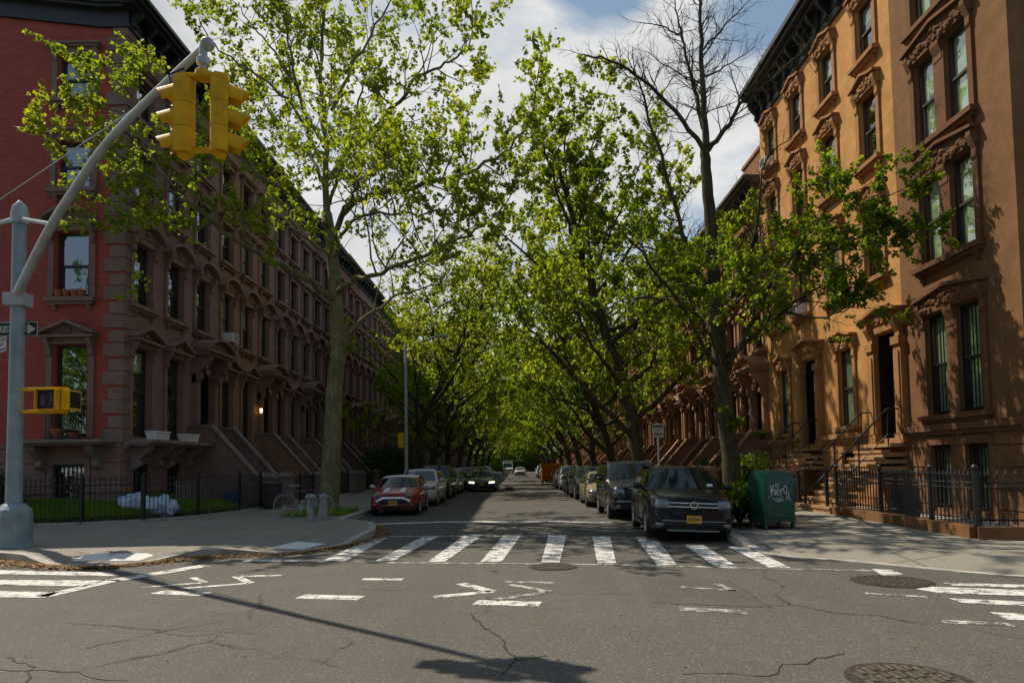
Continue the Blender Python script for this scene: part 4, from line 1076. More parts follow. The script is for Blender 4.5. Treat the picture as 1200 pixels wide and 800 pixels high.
def ac_unit(label, loc, side):
    t = empty('air_conditioner', loc); tag(t, label, 'air conditioner')
    mb = MB(); mb.box(-0.25 if side > 0 else -0.3, 0.3 if side > 0 else 0.25, -0.3, 0.3, 0, 0.38); mb.build('case', 'white', t, bevel=0.015)
    g = MB()
    for k in range(7): g.box(side * 0.302 - 0.006, side * 0.302 + 0.006, -0.25, 0.25, 0.05 + k * 0.045, 0.07 + k * 0.045)
    g.build('grille', 'frame_dark', t)
ac_unit('white air conditioner in a second floor window of the tan brownstone', (XL + 0.1, LU + LW + 1.05, 7.02), 1)
ac_unit('white air conditioner in an upper window of the farther ochre house', (XR - 0.1, B0 + 4.45 + 5.1 + 1.3, 7.02), -1)
ac_unit('white air conditioner in a top window of the farther ochre house', (XR - 0.1, B0 + 4.45 + 5.1 + 3.85, 13.77), -1)

# ------------------------------------------------------------------ fences
def fence(name, label, pts, h, zb, kerb=None, step=0.12, posts=2.2):
    root = empty(name, (pts[0][0], pts[0][1], zb)); tag(root, label, 'fence', 'iron area fences')
    o = Vector((pts[0][0], pts[0][1], zb))
    pk = MB(); rl = MB(); kb = MB()
    for a, b in zip(pts, pts[1:]):
        A = Vector((*a, zb)) - o; B = Vector((*b, zb)) - o; d = (B - A); Ln = d.length; d.normalize(); n = Vector((-d.y, d.x, 0))
        k = int(Ln / step)
        for i in range(k):
            p = A + d * ((i + 0.5) * Ln / k)
            pk.tube([p + Vector((0, 0, 0.02)), p + Vector((0, 0, h - 0.08))], 0.013, 4); pk.tube([p + Vector((0, 0, h - 0.1)), p + Vector((0, 0, h - 0.05)), p + Vector((0, 0, h + 0.04))], [0.015, 0.028, 0.001], 4)
        for z in (0.12, h - 0.2, h - 0.42 if h > 1.2 else h - 0.3):
            rl.tube([A + Vector((0, 0, z)), B + Vector((0, 0, z))], 0.016, 4)
        if kerb:
            c = [A + n * 0.14, B + n * 0.14, B - n * 0.14, A - n * 0.14]
            kb.prism([(q.x, q.y) for q in c], 2, -zb + HK - 0.02 if False else -kerb, -0.002)
    pk.build('pickets', 'iron', root, recalc=False); rl.build('rails', 'iron', root, recalc=False)
    for i in range(len(pts) - 1):
        A = Vector((*pts[i], zb)) - o; B = Vector((*pts[i + 1], zb)) - o
        nn = max(1, int(round((B - A).length / posts)))
        for k in range(nn + (1 if i == len(pts) - 2 else 0)):
            p = A.lerp(B, k / nn); mb = MB(); mb.box(p.x - 0.04, p.x + 0.04, p.y - 0.04, p.y + 0.04, 0, h + 0.03); mb.blob((p.x, p.y, h + 0.08), 0.055, 6); mb.build('post', 'iron', root)
    if kerb: kb.build('stone_kerb', 'brown_stone' if pts[0][0] > 0 else 'kerb', root)
    return root
lf = [(-22, 18.3), (-14.2, 18.75), (-12.2, 19.2), (-10.9, 20.0), (-10.0, 21.5), (-9.55, 23.6), (-9.5, 25.4)]
fence('area_fence', 'black iron picket fence curving round the lawn of the red brick corner', lf, 1.22, HK + 0.06, 0.06)
lawn_in = [(-22, 21.2), (-12.3, 21.2), (-12.3, 26.3)]
fp = [G(993, 603, HK), G(1127, 631, HK)]
f1 = [(8.55, 18.3), (8.5, 16.0), (8.4, 13.9), (8.3, 12.4)]
f2 = [(8.3, 12.4), (10.2, 11.4), (14, 10.2)]
fence('area_fence', 'black iron fence on a brown stone kerb before the chocolate brown house', f1 + f2[1:], 0.98, HK + 0.22, 0.22, 0.13, 2.0)
fence('area_fence', 'short black iron fence between the two ochre house stoops', [(8.6, 20.9), (8.6, 23.3)], 1.0, HK + 0.05, 0.05, 0.13, 2.4)
fence('area_fence', 'black iron fence before the rust brown house past the ochre pair', [(8.6, 26.2), (8.6, RU + 0.0)], 1.0, HK + 0.05, 0.05, 0.13, 2.4)
for i in range(4):
    y = LU + LW * (i + 1) + 0.2
    fence('area_fence', 'black iron area fence before the %s left row house from the corner' % ORD[i + 1], [(-9.5, y), (-9.5, y + 3.9)], 1.1, HK + 0.05, 0.05, 0.14, 2.0)
for (x, y) in ((7.9, 12.2),):
    pass
# lawn
lawn_pts = [(-22, 18.45), (-14.2, 18.9), (-12.2, 19.35), (-11.0, 20.15), (-10.15, 21.6), (-9.7, 23.6), (-9.7, 24.6), (-12.25, 24.6), (-12.25, 21.25), (-22, 21.25)]
def lawn_z(x, y):
    d = 9.0
    for a, b in zip(lf, lf[1:]):
        A = Vector(a); B = Vector(b); t = max(0, min(1, (Vector((x, y)) - A).dot(B - A) / (B - A).length_squared)); d = min(d, (Vector((x, y)) - A.lerp(B, t)).length)
    return HK + 0.03 + 0.52 * min(1.0, d / 2.3) ** 0.8
def inside(p, poly):
    c = False; n = len(poly)
    for i in range(n):
        x1, y1 = poly[i]; x2, y2 = poly[(i + 1) % n]
        if (y1 > p[1]) != (y2 > p[1]) and p[0] < (x2 - x1) * (p[1] - y1) / (y2 - y1) + x1: c = not c
    return c
lv = MB(); NX = 44; NY = 26
def _lp(i, j): return (-22 + 12.35 * i / NX, 18.3 + 6.4 * j / NY)
for i in range(NX):
    for j in range(NY):
        c = _lp(i + .5, j + .5)
        if inside(c, lawn_pts): lv.face([(*p, lawn_z(*p)) for p in (_lp(i, j), _lp(i + 1, j), _lp(i + 1, j + 1), _lp(i, j + 1))])
lo_ = lv.build('lawn', 'soil', recalc=False); struct(lo_)
def blades(name, label, poly, n, h, zf, mat='grass'):
    xs = [p[0] for p in poly]; ys = [p[1] for p in poly]
    v = []; f = []; rnd = random.Random(5); c = 0
    while c < n:
        x = rnd.uniform(min(xs), max(xs)); y = rnd.uniform(min(ys), max(ys))
        if not inside((x, y), poly): continue
        c += 1
        z = zf(x, y) if callable(zf) else zf
        a = rnd.uniform(0, 2 * PI); hh = h * rnd.uniform(0.5, 1.4); w_ = 0.012; l = rnd.uniform(-0.05, 0.05)
        k = len(v); v += [(x - w_ * cos(a), y - w_ * sin(a), z), (x + w_ * cos(a), y + w_ * sin(a), z), (x + l, y + l, z + hh)]; f.append((k, k + 1, k + 2))
    me = bpy.data.meshes.new(name); me.from_pydata(v, [], f); me.materials.append(M[mat])
    o = link(name, me); tag(o, label, 'grass', kind='stuff'); return o
blades('grass', 'green grass of the small lawn behind the curved iron fence', lawn_pts, 60000, 0.12, lawn_z)

# ------------------------------------------------------------------ trees
class Tree:
    def __init__(s, seed, leaf=0.16, per=7, droop=0.0):
        s.b = MB(); s.c = []; s.r = random.Random(seed); s.leaf = leaf; s.per = per; s.droop = droop
    def vec(s):
        r = s.r
        while True:
            v = Vector((r.uniform(-1, 1), r.uniform(-1, 1), r.uniform(-1, 1)))
            if 0.05 < v.length < 1: return v.normalized()
    def limb(s, pts, r0, r1, n=8, sub=5, jit=0.05):
        q = smooth_poly([tuple(p) for p in pts], sub)
        q = [Vector(p) for p in q]
        for i in range(1, len(q) - 1): q[i] += s.vec() * jit * (0.4 + r0 * 0.3)
        rad = [r0 + (r1 - r0) * (i / (len(q) - 1)) ** 0.85 for i in range(len(q))]
        s.b.tube(q, rad, n)
        return q, rad
    def twig(s, p, d, Ln, r, leaves=True):
        q = [p.copy()]; dd = d.copy()
        for i in range(3):
            dd = (dd + s.vec() * 0.35 + Vector((0, 0, 0.1 - s.droop))).normalized(); q.append(q[-1] + dd * Ln / 3)
        s.b.tube(q, [r, r * 0.8, r * 0.6, r * 0.35], 3, cap=False)
        if leaves:
            k = s.per
            for i in range(k):
                t = s.r.uniform(0.25, 1.08) * 3; j = min(2, int(t)); u = q[j].lerp(q[j + 1], t - j)
                s.c.append(u + s.vec() * s.r.uniform(0.02, s.leaf * 1.0))
        return q
    def branch(s, p, d, Ln, r, level, leaves=True, kids=5):
        if level == 0: return s.twig(p, d, Ln, r, leaves)
        q = [p.copy()]; dd = d.copy(); seg = 4
        for i in range(seg):
            dd = (dd + s.vec() * 0.26 + Vector((0, 0, 0.09 - s.droop * 1.5))).normalized(); q.append(q[-1] + dd * Ln / seg)
        rad = [r * (1 - 0.65 * i / seg) for i in range(seg + 1)]
        s.b.tube(q, rad, 5 if level > 1 else 4, cap=False)
        for i in range(kids):
            t = s.r.uniform(0.25, 1.0) * seg if i else seg * 0.999; j = min(seg - 1, int(t)); u = q[j].lerp(q[j + 1], t - j)
            tan = (q[j + 1] - q[j]).normalized()
            side = s.vec(); side = (side - tan * side.dot(tan)).normalized()
            nd_ = (tan * s.r.uniform(0.5, 1.0) + side * s.r.uniform(0.5, 0.95)).normalized()
            s.branch(u, nd_, Ln * s.r.uniform(0.42, 0.68), rad[j] * 0.55, level - 1, leaves, kids if level > 1 else kids)
    def dress(s, q, rad, step, Ln, level=2, t0=0.25, leaves=True, kids=5, upb=0.25, prune=None):
        tot = 0; lens = [(b - a).length for a, b in zip(q, q[1:])]; total = sum(lens); nxt = total * t0
        acc = 0
        for j, l in enumerate(lens):
            while nxt <= acc + l:
                t = (nxt - acc) / l; u = q[j].lerp(q[j + 1], t); tan = (q[j + 1] - q[j]).normalized()
                side = s.vec(); side = (side - tan * side.dot(tan)); side.normalize()
                d = (tan * s.r.uniform(0.25, 0.9) + side * 0.9 + Vector((0, 0, upb))).normalized()
                f = nxt / total
                ln = Ln * s.r.uniform(0.6, 1.2) * (1.1 - 0.5 * f)
                if prune is None or prune(u + d * ln): s.branch(u, d, ln, min(rad[j] * 0.5, 0.012 * ln + 0.012), level, leaves, kids)
                nxt += step * s.r.uniform(0.6, 1.4)
            acc += l
        tan = (q[-1] - q[-2]).normalized()
        s.branch(q[-1], tan, Ln * 0.7, rad[-1], level, leaves, kids)
    def leaves_mesh(s, name, mat, size=None):
        size = size or s.leaf
        n = len(s.c); rs = np.random.RandomState(s.r.randint(0, 10 ** 6))
        C = np.array([tuple(p) for p in s.c])
        nrm = rs.normal(size=(n, 3)); nrm[:, 2] += 0.5; nrm /= np.linalg.norm(nrm, axis=1)[:, None]
        t = rs.normal(size=(n, 3)); t[:, 2] -= 0.4; t -= nrm * (t * nrm).sum(1)[:, None]; t /= np.linalg.norm(t, axis=1)[:, None]
        b = np.cross(nrm, t); sz_ = size * rs.uniform(0.6, 1.25, size=(n, 1))
        # five-point leaf, folded along the midrib
        V = np.empty((n, 6, 3))
        V[:, 0] = C - t * sz_ * 0.5
        V[:, 1] = C - t * sz_ * 0.12 + b * sz_ * 0.48 + nrm * sz_ * 0.12
        V[:, 2] = C + t * sz_ * 0.18 + b * sz_ * 0.26 + nrm * sz_ * 0.06
        V[:, 3] = C + t * sz_ * 0.6
        V[:, 4] = C + t * sz_ * 0.18 - b * sz_ * 0.26 + nrm * sz_ * 0.06
        V[:, 5] = C - t * sz_ * 0.12 - b * sz_ * 0.48 + nrm * sz_ * 0.12
        me = bpy.data.meshes.new(name)
        me.vertices.add(n * 6); me.vertices.foreach_set('co', V.reshape(-1))
        base = (np.arange(n) * 6)[:, None]
        F = np.concatenate([base + np.array([0, 1, 2, 3]), base + np.array([0, 3, 4, 5])], axis=1).reshape(-1)
        nf = n * 2
        me.loops.add(nf * 4); me.loops.foreach_set('vertex_index', F.astype(np.int32))
        me.polygons.add(nf); me.polygons.foreach_set('loop_start', (np.arange(nf) * 4).astype(np.int32))
        me.update(); me.validate()
        me.materials.append(M[mat])
        return me
    def build(s, name, label, loc, bark, leafmat, group, size=None):
        root = empty(name, loc); tag(root, label, 'tree', group)
        o = Vector(loc)
        bm_ = s.b.mesh('trunk', bark, smooth=180, recalc=False)
        bm_.transform(Matrix.Translation(-o))
        link('trunk', bm_, root)
        if s.c:
            lm = s.leaves_mesh('crown', leafmat, size); lm.transform(Matrix.Translation(-o)); link('crown', lm, root)
        return root
def pxs(pts):   # (px, py, depth) -> points in the air
    return [PY(a, b, d) for a, b, d in pts]

# T1: tall plane tree at the left corner
t = Tree(11, leaf=0.108, per=13)
D1 = 22.7
q, rd = t.limb(pxs([(384, 604, D1), (387, 560, D1), (391, 480, D1), (396, 400, D1 + .1), (392, 330, D1 + .2), (383, 250, D1 + .3)]), 0.37, 0.17, 12, 6, 0.04)
t.b.tube([PY(383, 612, D1) - Vector((0, 0, 0.1)), PY(384, 604, D1), PY(385, 590, D1)], [0.52, 0.42, 0.365], 12)
limbs = [
 ([(383, 252, 23.0), (381, 190, 23.1), (379, 120, 23.2), (376, 50, 23.3), (386, -30, 23.4)], .17, .04, .35),
 ([(378, 165, 23.1), (352, 120, 23.3), (340, 60, 23.2), (330, 0, 23.0)], .10, .03, .3),
 ([(376, 190, 23), (352, 140, 22.5), (332, 112, 22.2), (295, 82, 22.0), (257, 60, 21.8), (236, 30, 21.6)], .09, .02, .3),
 ([(346, 100, 23.2), (320, 60, 23), (300, 34, 23), (278, 6, 23)], .06, .02, .3),
 ([(382, 210, 23.1), (411, 174, 22.6), (452, 135, 20.9), (490, 92, 19.2), (520, 75, 18.2), (550, 52, 17.4)], .12, .025, .3),
 ([(392, 300, 22.6), (396, 272, 21), (405, 242, 19), (422, 212, 17.2), (445, 180, 15.8)], .10, .02, .6),
 ([(390, 285, 22.7), (410, 262, 21), (445, 250, 19), (490, 252, 17.4), (525, 245, 16.4)], .09, .02, .3),
 ([(388, 130, 23.2), (412, 80, 23.0), (440, 30, 23.0), (470, -20, 22.8)], .09, .025, .25),
 ([(390, 290, 22.9), (403, 247, 22.7), (432, 231, 20.8), (475, 220, 19.2), (531, 208, 18), (590, 180, 17.4), (618, 146, 17.2)], .15, .03, .3),
 ([(393, 345, 22.9), (412, 328, 21.9), (440, 322, 20.9), (480, 305, 19.6), (530, 285, 18.3), (570, 262, 17.3)], .14, .03, .3),
 ([(396, 400, 22.8), (430, 370, 24), (470, 345, 25.5), (520, 330, 27)], .12, .03, .35),
 ([(390, 350, 22.7), (345, 318, 21.4), (300, 296, 20.2), (252, 262, 19.2), (220, 235, 18.6), (182, 212, 18.0), (140, 180, 17.6), (90, 165, 17.2)], .15, .025, .32),
 ([(384, 265, 22.8), (345, 235, 21.6), (300, 200, 20.8), (250, 160, 20.2), (200, 130, 19.8)], .10, .02, .35),
 ([(386, 300, 22.7), (350, 270, 22.2), (320, 245, 21.6), (285, 215, 21.2)], .08, .02, .3),
 ([(386, 240, 23.1), (400, 190, 22.0), (420, 120, 21.0), (430, 70, 20.6)], .09, .02, .25),
 ([(220, 235, 18.6), (180, 190, 18.0), (150, 140, 17.8), (110, 120, 17.5)], .05, .015, .25),
 ([(252, 262, 19.2), (215, 262, 18.6), (185, 245, 18.2), (150, 225, 18)], .05, .015, .2),
 ([(383, 220, 23.0), (360, 180, 24.6), (330, 150, 26), (310, 120, 27)], .09, .02, .3),
]
def not_in_house(p): return p.x > XL + 1.6 or p.z > 16.5
for pts, r0, r1, t0 in limbs:
    q, rd = t.limb(pxs(pts), r0 * .78, r1 * .8, 7, 5, 0.16)
    far_left = q[-1].x < -10.5
    t.dress(q, rd, 0.38 if far_left else 0.42, 1.5 if far_left else 2.0, 2, t0, True, 4, 0.1 if far_left else 0.2)
T1 = t.build('plane_tree', 'tall plane tree with a thick pale trunk at the left corner, behind the bicycle', (-6.2, D1, HK), 'bark_plane', 'leaf_plane', 'street trees')

# T2: half dead tree behind the green mailbox
t = Tree(23, leaf=0.10, per=16)
D2 = 19.3
t.limb(pxs([(861, 612, D2), (858, 560, D2), (850, 480, D2), (842, 400, D2), (836, 320, D2), (830, 230, D2), (826, 175, D2)]), 0.29, 0.135, 12, 6, 0.05)
bare = [([(826, 176, D2), (824, 120, D2), (822, 60, D2 + .1), (820, 0, D2), (816, -60, D2)], .16, .03),
 ([(826, 178, D2), (792, 132, D2 - .3), (745, 88, D2 - .6), (710, 70, D2 - .9), (680, 64, D2 - 1)], .11, .02),
 ([(828, 178, D2), (850, 152, D2 - .2), (872, 116, D2 - .3), (917, 82, D2 - .4), (958, 40, D2 - .6)], .12, .02),
 ([(824, 150, D2), (810, 90, D2 + .4), (797, 35, D2 + .8), (790, 0, D2 + .9)], .10, .02),
 ([(797, 40, D2 + .8), (775, 32, D2 + .6), (745, 26, D2 + .5)], .045, .012),
 ([(834, 345, D2), (806, 292, D2 - .3), (779, 199, D2 - .6), (756, 124, D2 - .8), (745, 86, D2 - .9)], .13, .025),
 ([(849, 369, D2), (874, 312, D2 - .4), (889, 251, D2 - .5), (897, 190, D2 - .6), (925, 165, D2 - .7)], .09, .015),
 ([(822, 60, D2), (850, 30, D2 - .3), (880, 0, D2 - .4)], .05, .012),
 ([(822, 90, D2), (850, 78, D2 + .4), (885, 55, D2 + .6)], .05, .012),
 ([(823, 100, D2), (795, 85, D2 + .5), (755, 60, D2 + .8)], .05, .012)]
for pts, r0, r1 in bare:
    q, rd = t.limb(pxs(pts), r0 * .72, r1 * .7, 7, 5, 0.1)
    t.dress(q, rd, 0.11, 0.9, 1, 0.12, False, 7, 0.05)
leafy = [([(853, 418, D2), (882, 396, D2 - .7), (916, 366, D2 - 1.4), (960, 335, D2 - 2), (1010, 300, D2 - 2.6)], .11, .02, .2),
 ([(850, 440, D2), (880, 380, D2 - 1), (920, 310, D2 - 1.8), (970, 262, D2 - 2.4), (1030, 232, D2 - 3)], .10, .02, .35),
 ([(916, 366, D2 - 1.4), (960, 372, D2 - 2), (1000, 360, D2 - 2.4)], .05, .015, .1),
 ([(970, 300, D2 - 2.3), (1010, 272, D2 - 2.8), (1050, 268, D2 - 3.1)], .05, .015, .1),
 ([(882, 380, D2 - .9), (890, 330, D2 - 1.2), (905, 300, D2 - 1.3)], .05, .015, .1),
 ([(846, 430, D2), (828, 412, D2 - .3), (798, 359, D2 - .8), (764, 312, D2 - 1.1), (731, 271, D2 - 1.4), (690, 232, D2 - 1.7)], .12, .02, .4),
 ([(930, 310, D2 - 1.9), (960, 255, D2 - 2.2), (1000, 225, D2 - 2.6)], .05, .015, .1),
 ([(850, 430, D2), (835, 400, D2 - 1.2), (815, 365, D2 - 2.6), (800, 330, D2 - 4)], .07, .02, .35),
 ([(838, 360, D2), (815, 335, D2 + .5), (785, 300, D2 + 1), (750, 290, D2 + 1.5), (715, 290, D2 + 2)], .08, .02, .3),
 ([(836, 330, D2), (860, 300, D2 + .5), (880, 270, D2 + .8)], .06, .02, .4),
 ([(798, 359, D2 - .8), (775, 350, D2 - .3), (740, 350, D2 + .3), (712, 360, D2 + .8)], .06, .02, .2),
 ([(842, 400, D2), (830, 380, D2 + 1), (800, 340, D2 + 2.5), (770, 330, D2 + 3.5)], .08, .02, .3),
 ([(840, 380, D2), (870, 345, D2 + .6), (900, 320, D2 + .8), (930, 300, D2 + .6)], .07, .02, .3),
 ([(858, 520, D2 - .3), (858, 500, D2 - .45), (854, 490, D2 - .5)], .02, .01, .4)]
for i, (pts, r0, r1, t0) in enumerate(leafy):
    q, rd = t.limb(pxs(pts), r0 * .75, r1 * .8, 6, 5, 0.1)
    big = i != len(leafy) - 1
    t.dress(q, rd, 0.36 if q[-1].x > 5.2 else 0.42, 1.25 if big else 0.35, 2 if big else 1, t0, True, 4, 0.12)
T2 = t.build('street_tree', 'street tree with bare dead top branches behind the green mailbox', (6.1, D2, HK), 'bark_dark', 'leaf_bright', 'street trees')

# generic arching plane trees
def arch_tree(seed, lean, H, spread, leaf=0.155, per=14, nl=12, r0=0.32):
    t = Tree(seed, leaf, per); r = t.r
    pts = [Vector((0, 0, -0.1)), Vector((lean * 0.06, 0.1, H * 0.12)), Vector((lean * 0.2, r.uniform(-.3, .3), H * 0.28)), Vector((lean * 0.5, r.uniform(-.6, .6), H * 0.46)), Vector((lean * 0.8, r.uniform(-.6, .6), H * 0.62)), Vector((lean * 1.1, r.uniform(-1, 1), H * 0.8))]
    q, rad = t.limb(pts, r0, 0.1, 10, 5, 0.12)
    t.dress(q, rad, 0.5, spread * 0.5, 2, 0.5, True, 4)
    for i in range(4):
        p = q[int(len(q) * (.62 + .1 * i))]; d = Vector((r.uniform(-.45, .45), r.uniform(-.45, .45), 1)).normalized(); ln = spread * r.uniform(.6, .85)
        ql, rl = t.limb([p, p + d * ln * .5 + t.vec() * .3, p + d * ln], 0.07, 0.02, 6, 5, 0.1)
        t.dress(ql, rl, 0.6, spread * 0.32, 2, 0.15, True, 4)
    for i in range(nl):
        f = 0.24 + 0.6 * i / nl; j = int(f * (len(q) - 1)); p = q[j]
        a = i * 2.4 + r.uniform(-.4, .4); up = r.uniform(0.25, 1.3)
        d = Vector((cos(a), sin(a), up)).normalized(); ln = spread * r.uniform(0.75, 1.15) * (1.1 - 0.3 * f)
        lp = [p, p + d * ln * 0.3 + t.vec() * 0.2, p + d * ln * 0.6 + Vector((0, 0, ln * 0.08)) + t.vec() * 0.35, p + d * ln + Vector((0, 0, ln * 0.1))]
        ql, rl = t.limb(lp, rad[j] * 0.62, 0.03, 6, 5, 0.12)
        t.dress(ql, rl, 0.75, spread * 0.36, 2, 0.3, True, 4)
    return t
G_TREES = 'street trees'
protos = [arch_tree(31, 2.6, 15.5, 6.0).build('plane_tree', 'tmp', (0, 0, 0), 'bark_dark', 'leaf_plane', G_TREES),
          arch_tree(47, 3.6, 14.0, 6.5, nl=13).build('plane_tree', 'tmp', (0, 0, 0), 'bark_dark', 'leaf_deep', G_TREES),
          arch_tree(58, 4.6, 16.0, 6.2, per=8, nl=11).build('plane_tree', 'tmp', (0, 0, 0), 'bark_dark', 'leaf_plane', G_TREES)]
spots = [(0, 5.7, 31.5, 180, 1.17, 'leaning plane tree on the right kerb beside the parked beige sedan'),
 (2, -6.3, 40.5, 0, .92, 'plane tree leaning over the street beyond the left lamp post'),
 (1, -6.2, 49, 15, .95, 'plane tree far left, second beyond the lamp post'),
 (1, 5.9, 41, 190, .95, 'plane tree on the right kerb, second beyond the half dead tree'),
 (0, 5.9, 51, 160, .95, 'plane tree on the right kerb, third beyond the half dead tree'),
 (2, 5.9, 62, 175, .95, 'plane tree on the right kerb near the orange skip'),
 (0, -6.2, 60, -10, .95, 'plane tree far left, third beyond the lamp post'),
 (2, -6.2, 72, 10, .95, 'plane tree far left, fourth beyond the lamp post'),
 (1, 5.9, 74, 200, 1.0, 'plane tree on the right kerb just beyond the orange skip'),
 (0, 5.9, 87, 170, 1.0, 'plane tree far down the right kerb, second beyond the skip'),
 (1, -6.2, 86, 0, 1.0, 'plane tree far left, fifth beyond the lamp post'),
 (2, -6.2, 101, 20, 1.0, 'plane tree far left, sixth beyond the lamp post'),
 (2, 5.9, 102, 185, 1.0, 'plane tree far down the right kerb, third beyond the skip'),
 (0, -6.0, 120, 0, 1.0, 'plane tree at the far end on the left kerb'),
 (1, 5.9, 120, 180, 1.0, 'plane tree at the far end on the right kerb'),
 (1, -6, 140, 0, 1.05, 'farthest plane tree on the left side of the street'), (2, 5.9, 140, 180, 1.05, 'farthest plane tree on the right side of the street'),
 (0, -3.0, 172, 0, 1.1, 'distant tree closing the street end, left one'), (1, 4.5, 176, 180, 1.1, 'distant tree closing the street end, right one'), (2, 0.5, 186, 90, 1.1, 'distant tree closing the street end, middle one')]
for i in range(9):
    spots.append((i % 3, -26 + 7.5 * i + (i % 2), 196 + 5 * (i % 3), 40 * i, 1.0, 'tree in the dense green belt across the far street end, %s from the left' % ORD[i]))
used = set()
for (k, x, y, rz, sc, lab) in spots:
    if k not in used: o = protos[k]; used.add(k)
    else: o = copy_tree(protos[k])
    o.location = (x, y, HK); o.rotation_euler = (0, 0, R(rz)); o.scale = (sc, sc, sc); o['label'] = lab
def shrub(name, label, loc, rx, ry, h, n, leafmat, leaf=0.09, seed=3):
    t = Tree(seed, leaf, 1); r = t.r
    root = empty(name, loc); tag(root, label, 'shrub')
    for i in range(14):
        a = r.uniform(0, 2 * PI); e = Vector((cos(a) * rx * .7, sin(a) * ry * .7, h * r.uniform(.6, .95)))
        t.b.tube([Vector((0, 0, 0)), e * 0.5 + Vector((0, 0, 0.05)), e], [0.02, 0.014, 0.006], 4)
    lobes = [(r.uniform(-.6, .6) * rx, r.uniform(-.6, .6) * ry, h * r.uniform(.25, .75), r.uniform(.3, .5)) for _ in range(16)]
    for i in range(n):
        lx, ly, lz, lr = r.choice(lobes); v = t.vec() * (lr * r.uniform(0.5, 1.0))
        p = Vector((lx + v.x * rx, ly + v.y * ry, max(0.03, lz + v.z * h * 0.8)))
        t.c.append(p)
    link('stems', t.b.mesh('stems', 'bark_dark', 180, False), root)
    link('foliage', t.leaves_mesh('foliage', leafmat, leaf), root)
    return root
shrub('leafy_shrub', 'bright green shrub at the kerb between the black car and the green mailbox', (5.15, 15.9, HK), 0.75, 0.9, 1.0, 5200, 'leaf_shrub', 0.085, 3)
shrub('leafy_shrub', 'tall green shrub behind the half dead street tree', (7.0, 20.6, HK), 0.8, 0.8, 1.7, 3600, 'leaf_shrub', 0.09, 4)
shrub('leafy_shrub', 'dark shrub filling the area before the rust brown house on the right', (8.9, 31.0, HK), 0.9, 1.6, 1.8, 3000, 'leaf_dark', 0.1, 5)
shrub('hedge_plant', 'dark hedge at the far left edge behind the traffic pole', (-15.6, 20.3, HK), 0.9, 0.6, 1.5, 2600, 'leaf_dark', 0.09, 6)
shrub('potted_plant', 'small bright plant on the stone ledge beside the ochre house stoop', (9.7, 26.9, 2.45), 0.35, 0.25, 0.35, 320, 'leaf_shrub', 0.08, 7)
for i, (y, x, h) in enumerate(((47, -9.2, 3.0), (53, -9.0, 3.5), (60, -9, 3.4))):
    shrub('ivy_bush', 'dark ivy covered bush before a far left house, %s one' % ORD[i], (x, y, HK), 1.6, 3.0, h, 3000, 'leaf_dark', 0.16, 8 + i)
t = Tree(91, 0.42, 1); r = t.r
for i in range(26000):
    x = r.uniform(-22, 22); t.c.append(Vector((x + r.gauss(0, .5), 172 + abs(x) * .1 + r.uniform(0, 7), HK + abs(r.gauss(0, 3.4)))))
fw = link('far_wood', t.leaves_mesh('far_wood', 'leaf_deep', 0.55)); tag(fw, 'low mass of greenery closing the far end of the street', 'greenery', kind='stuff')
pit = [(-7.2, 20.6), (-5.4, 20.9), (-5.35, 23.4), (-7.1, 23.4)]
sheet('tree_pit', pit, HK + 0.006, 'soil')
blades('grass', 'tuft of grass in the tree pit around the left plane tree', pit, 1500, 0.16, HK + 0.006)
sheet('tree_pit', [(4.75, 14.6), (6.9, 14.9), (7.0, 20.8), (4.75, 20.8)], HK + 0.006, 'soil')
# leaf litter along the left kerb
rnd = random.Random(9); v = []; f = []
for i in range(3600):
    j = rnd.randint(4, len(kerbL) - 4); a = Vector(kerbL[j]); b_ = Vector(kerbL[j + 1]); p = a.lerp(b_, rnd.random())
    if p.y > 20 or p.x < -12: continue
    d = (b_ - a).normalized(); n = Vector((d.y, -d.x)) * -1
    off = abs(rnd.gauss(0, 0.16)) + 0.02; p = p + Vector((d.y, -d.x)) * off * -1
    q = Vector((p.x, p.y))
    s_ = rnd.uniform(0.015, 0.045); an = rnd.uniform(0, PI); k = len(v); z = 0.012 + rnd.uniform(0, 0.03)
    for c in range(4): v.append((q.x + s_ * cos(an + c * PI / 2), q.y + s_ * sin(an + c * PI / 2), z + rnd.uniform(-.006, .012)))
    f.append((k, k + 1, k + 2, k + 3))
me = bpy.data.meshes.new('leaf_litter'); me.from_pydata(v, [], f); me.materials.append(M['litter'])
LITTER = link('leaf_litter', me); tag(LITTER, 'dry tan leaf litter gathered along the left corner kerb', 'leaf litter', kind='stuff')
# fallen scraps on the road
v = []; f = []
for i in range(500):
    y = rnd.uniform(4, 20); x = rnd.uniform(-6, 6) * (0.5 + y / 20); s_ = rnd.uniform(0.006, 0.02); an = rnd.uniform(0, PI); k = len(v)
    for c in range(4): v.append((x + s_ * cos(an + c * PI / 2), y + s_ * sin(an + c * PI / 2), 0.012 + rnd.uniform(0, .008)))
    f.append((k, k + 1, k + 2, k + 3))
me = bpy.data.meshes.new('leaf_litter'); me.from_pydata(v, [], f); me.materials.append(M['litter'])
tag(link('leaf_litter', me), 'scattered tiny dry leaf scraps on the road surface', 'leaf litter', kind='stuff')

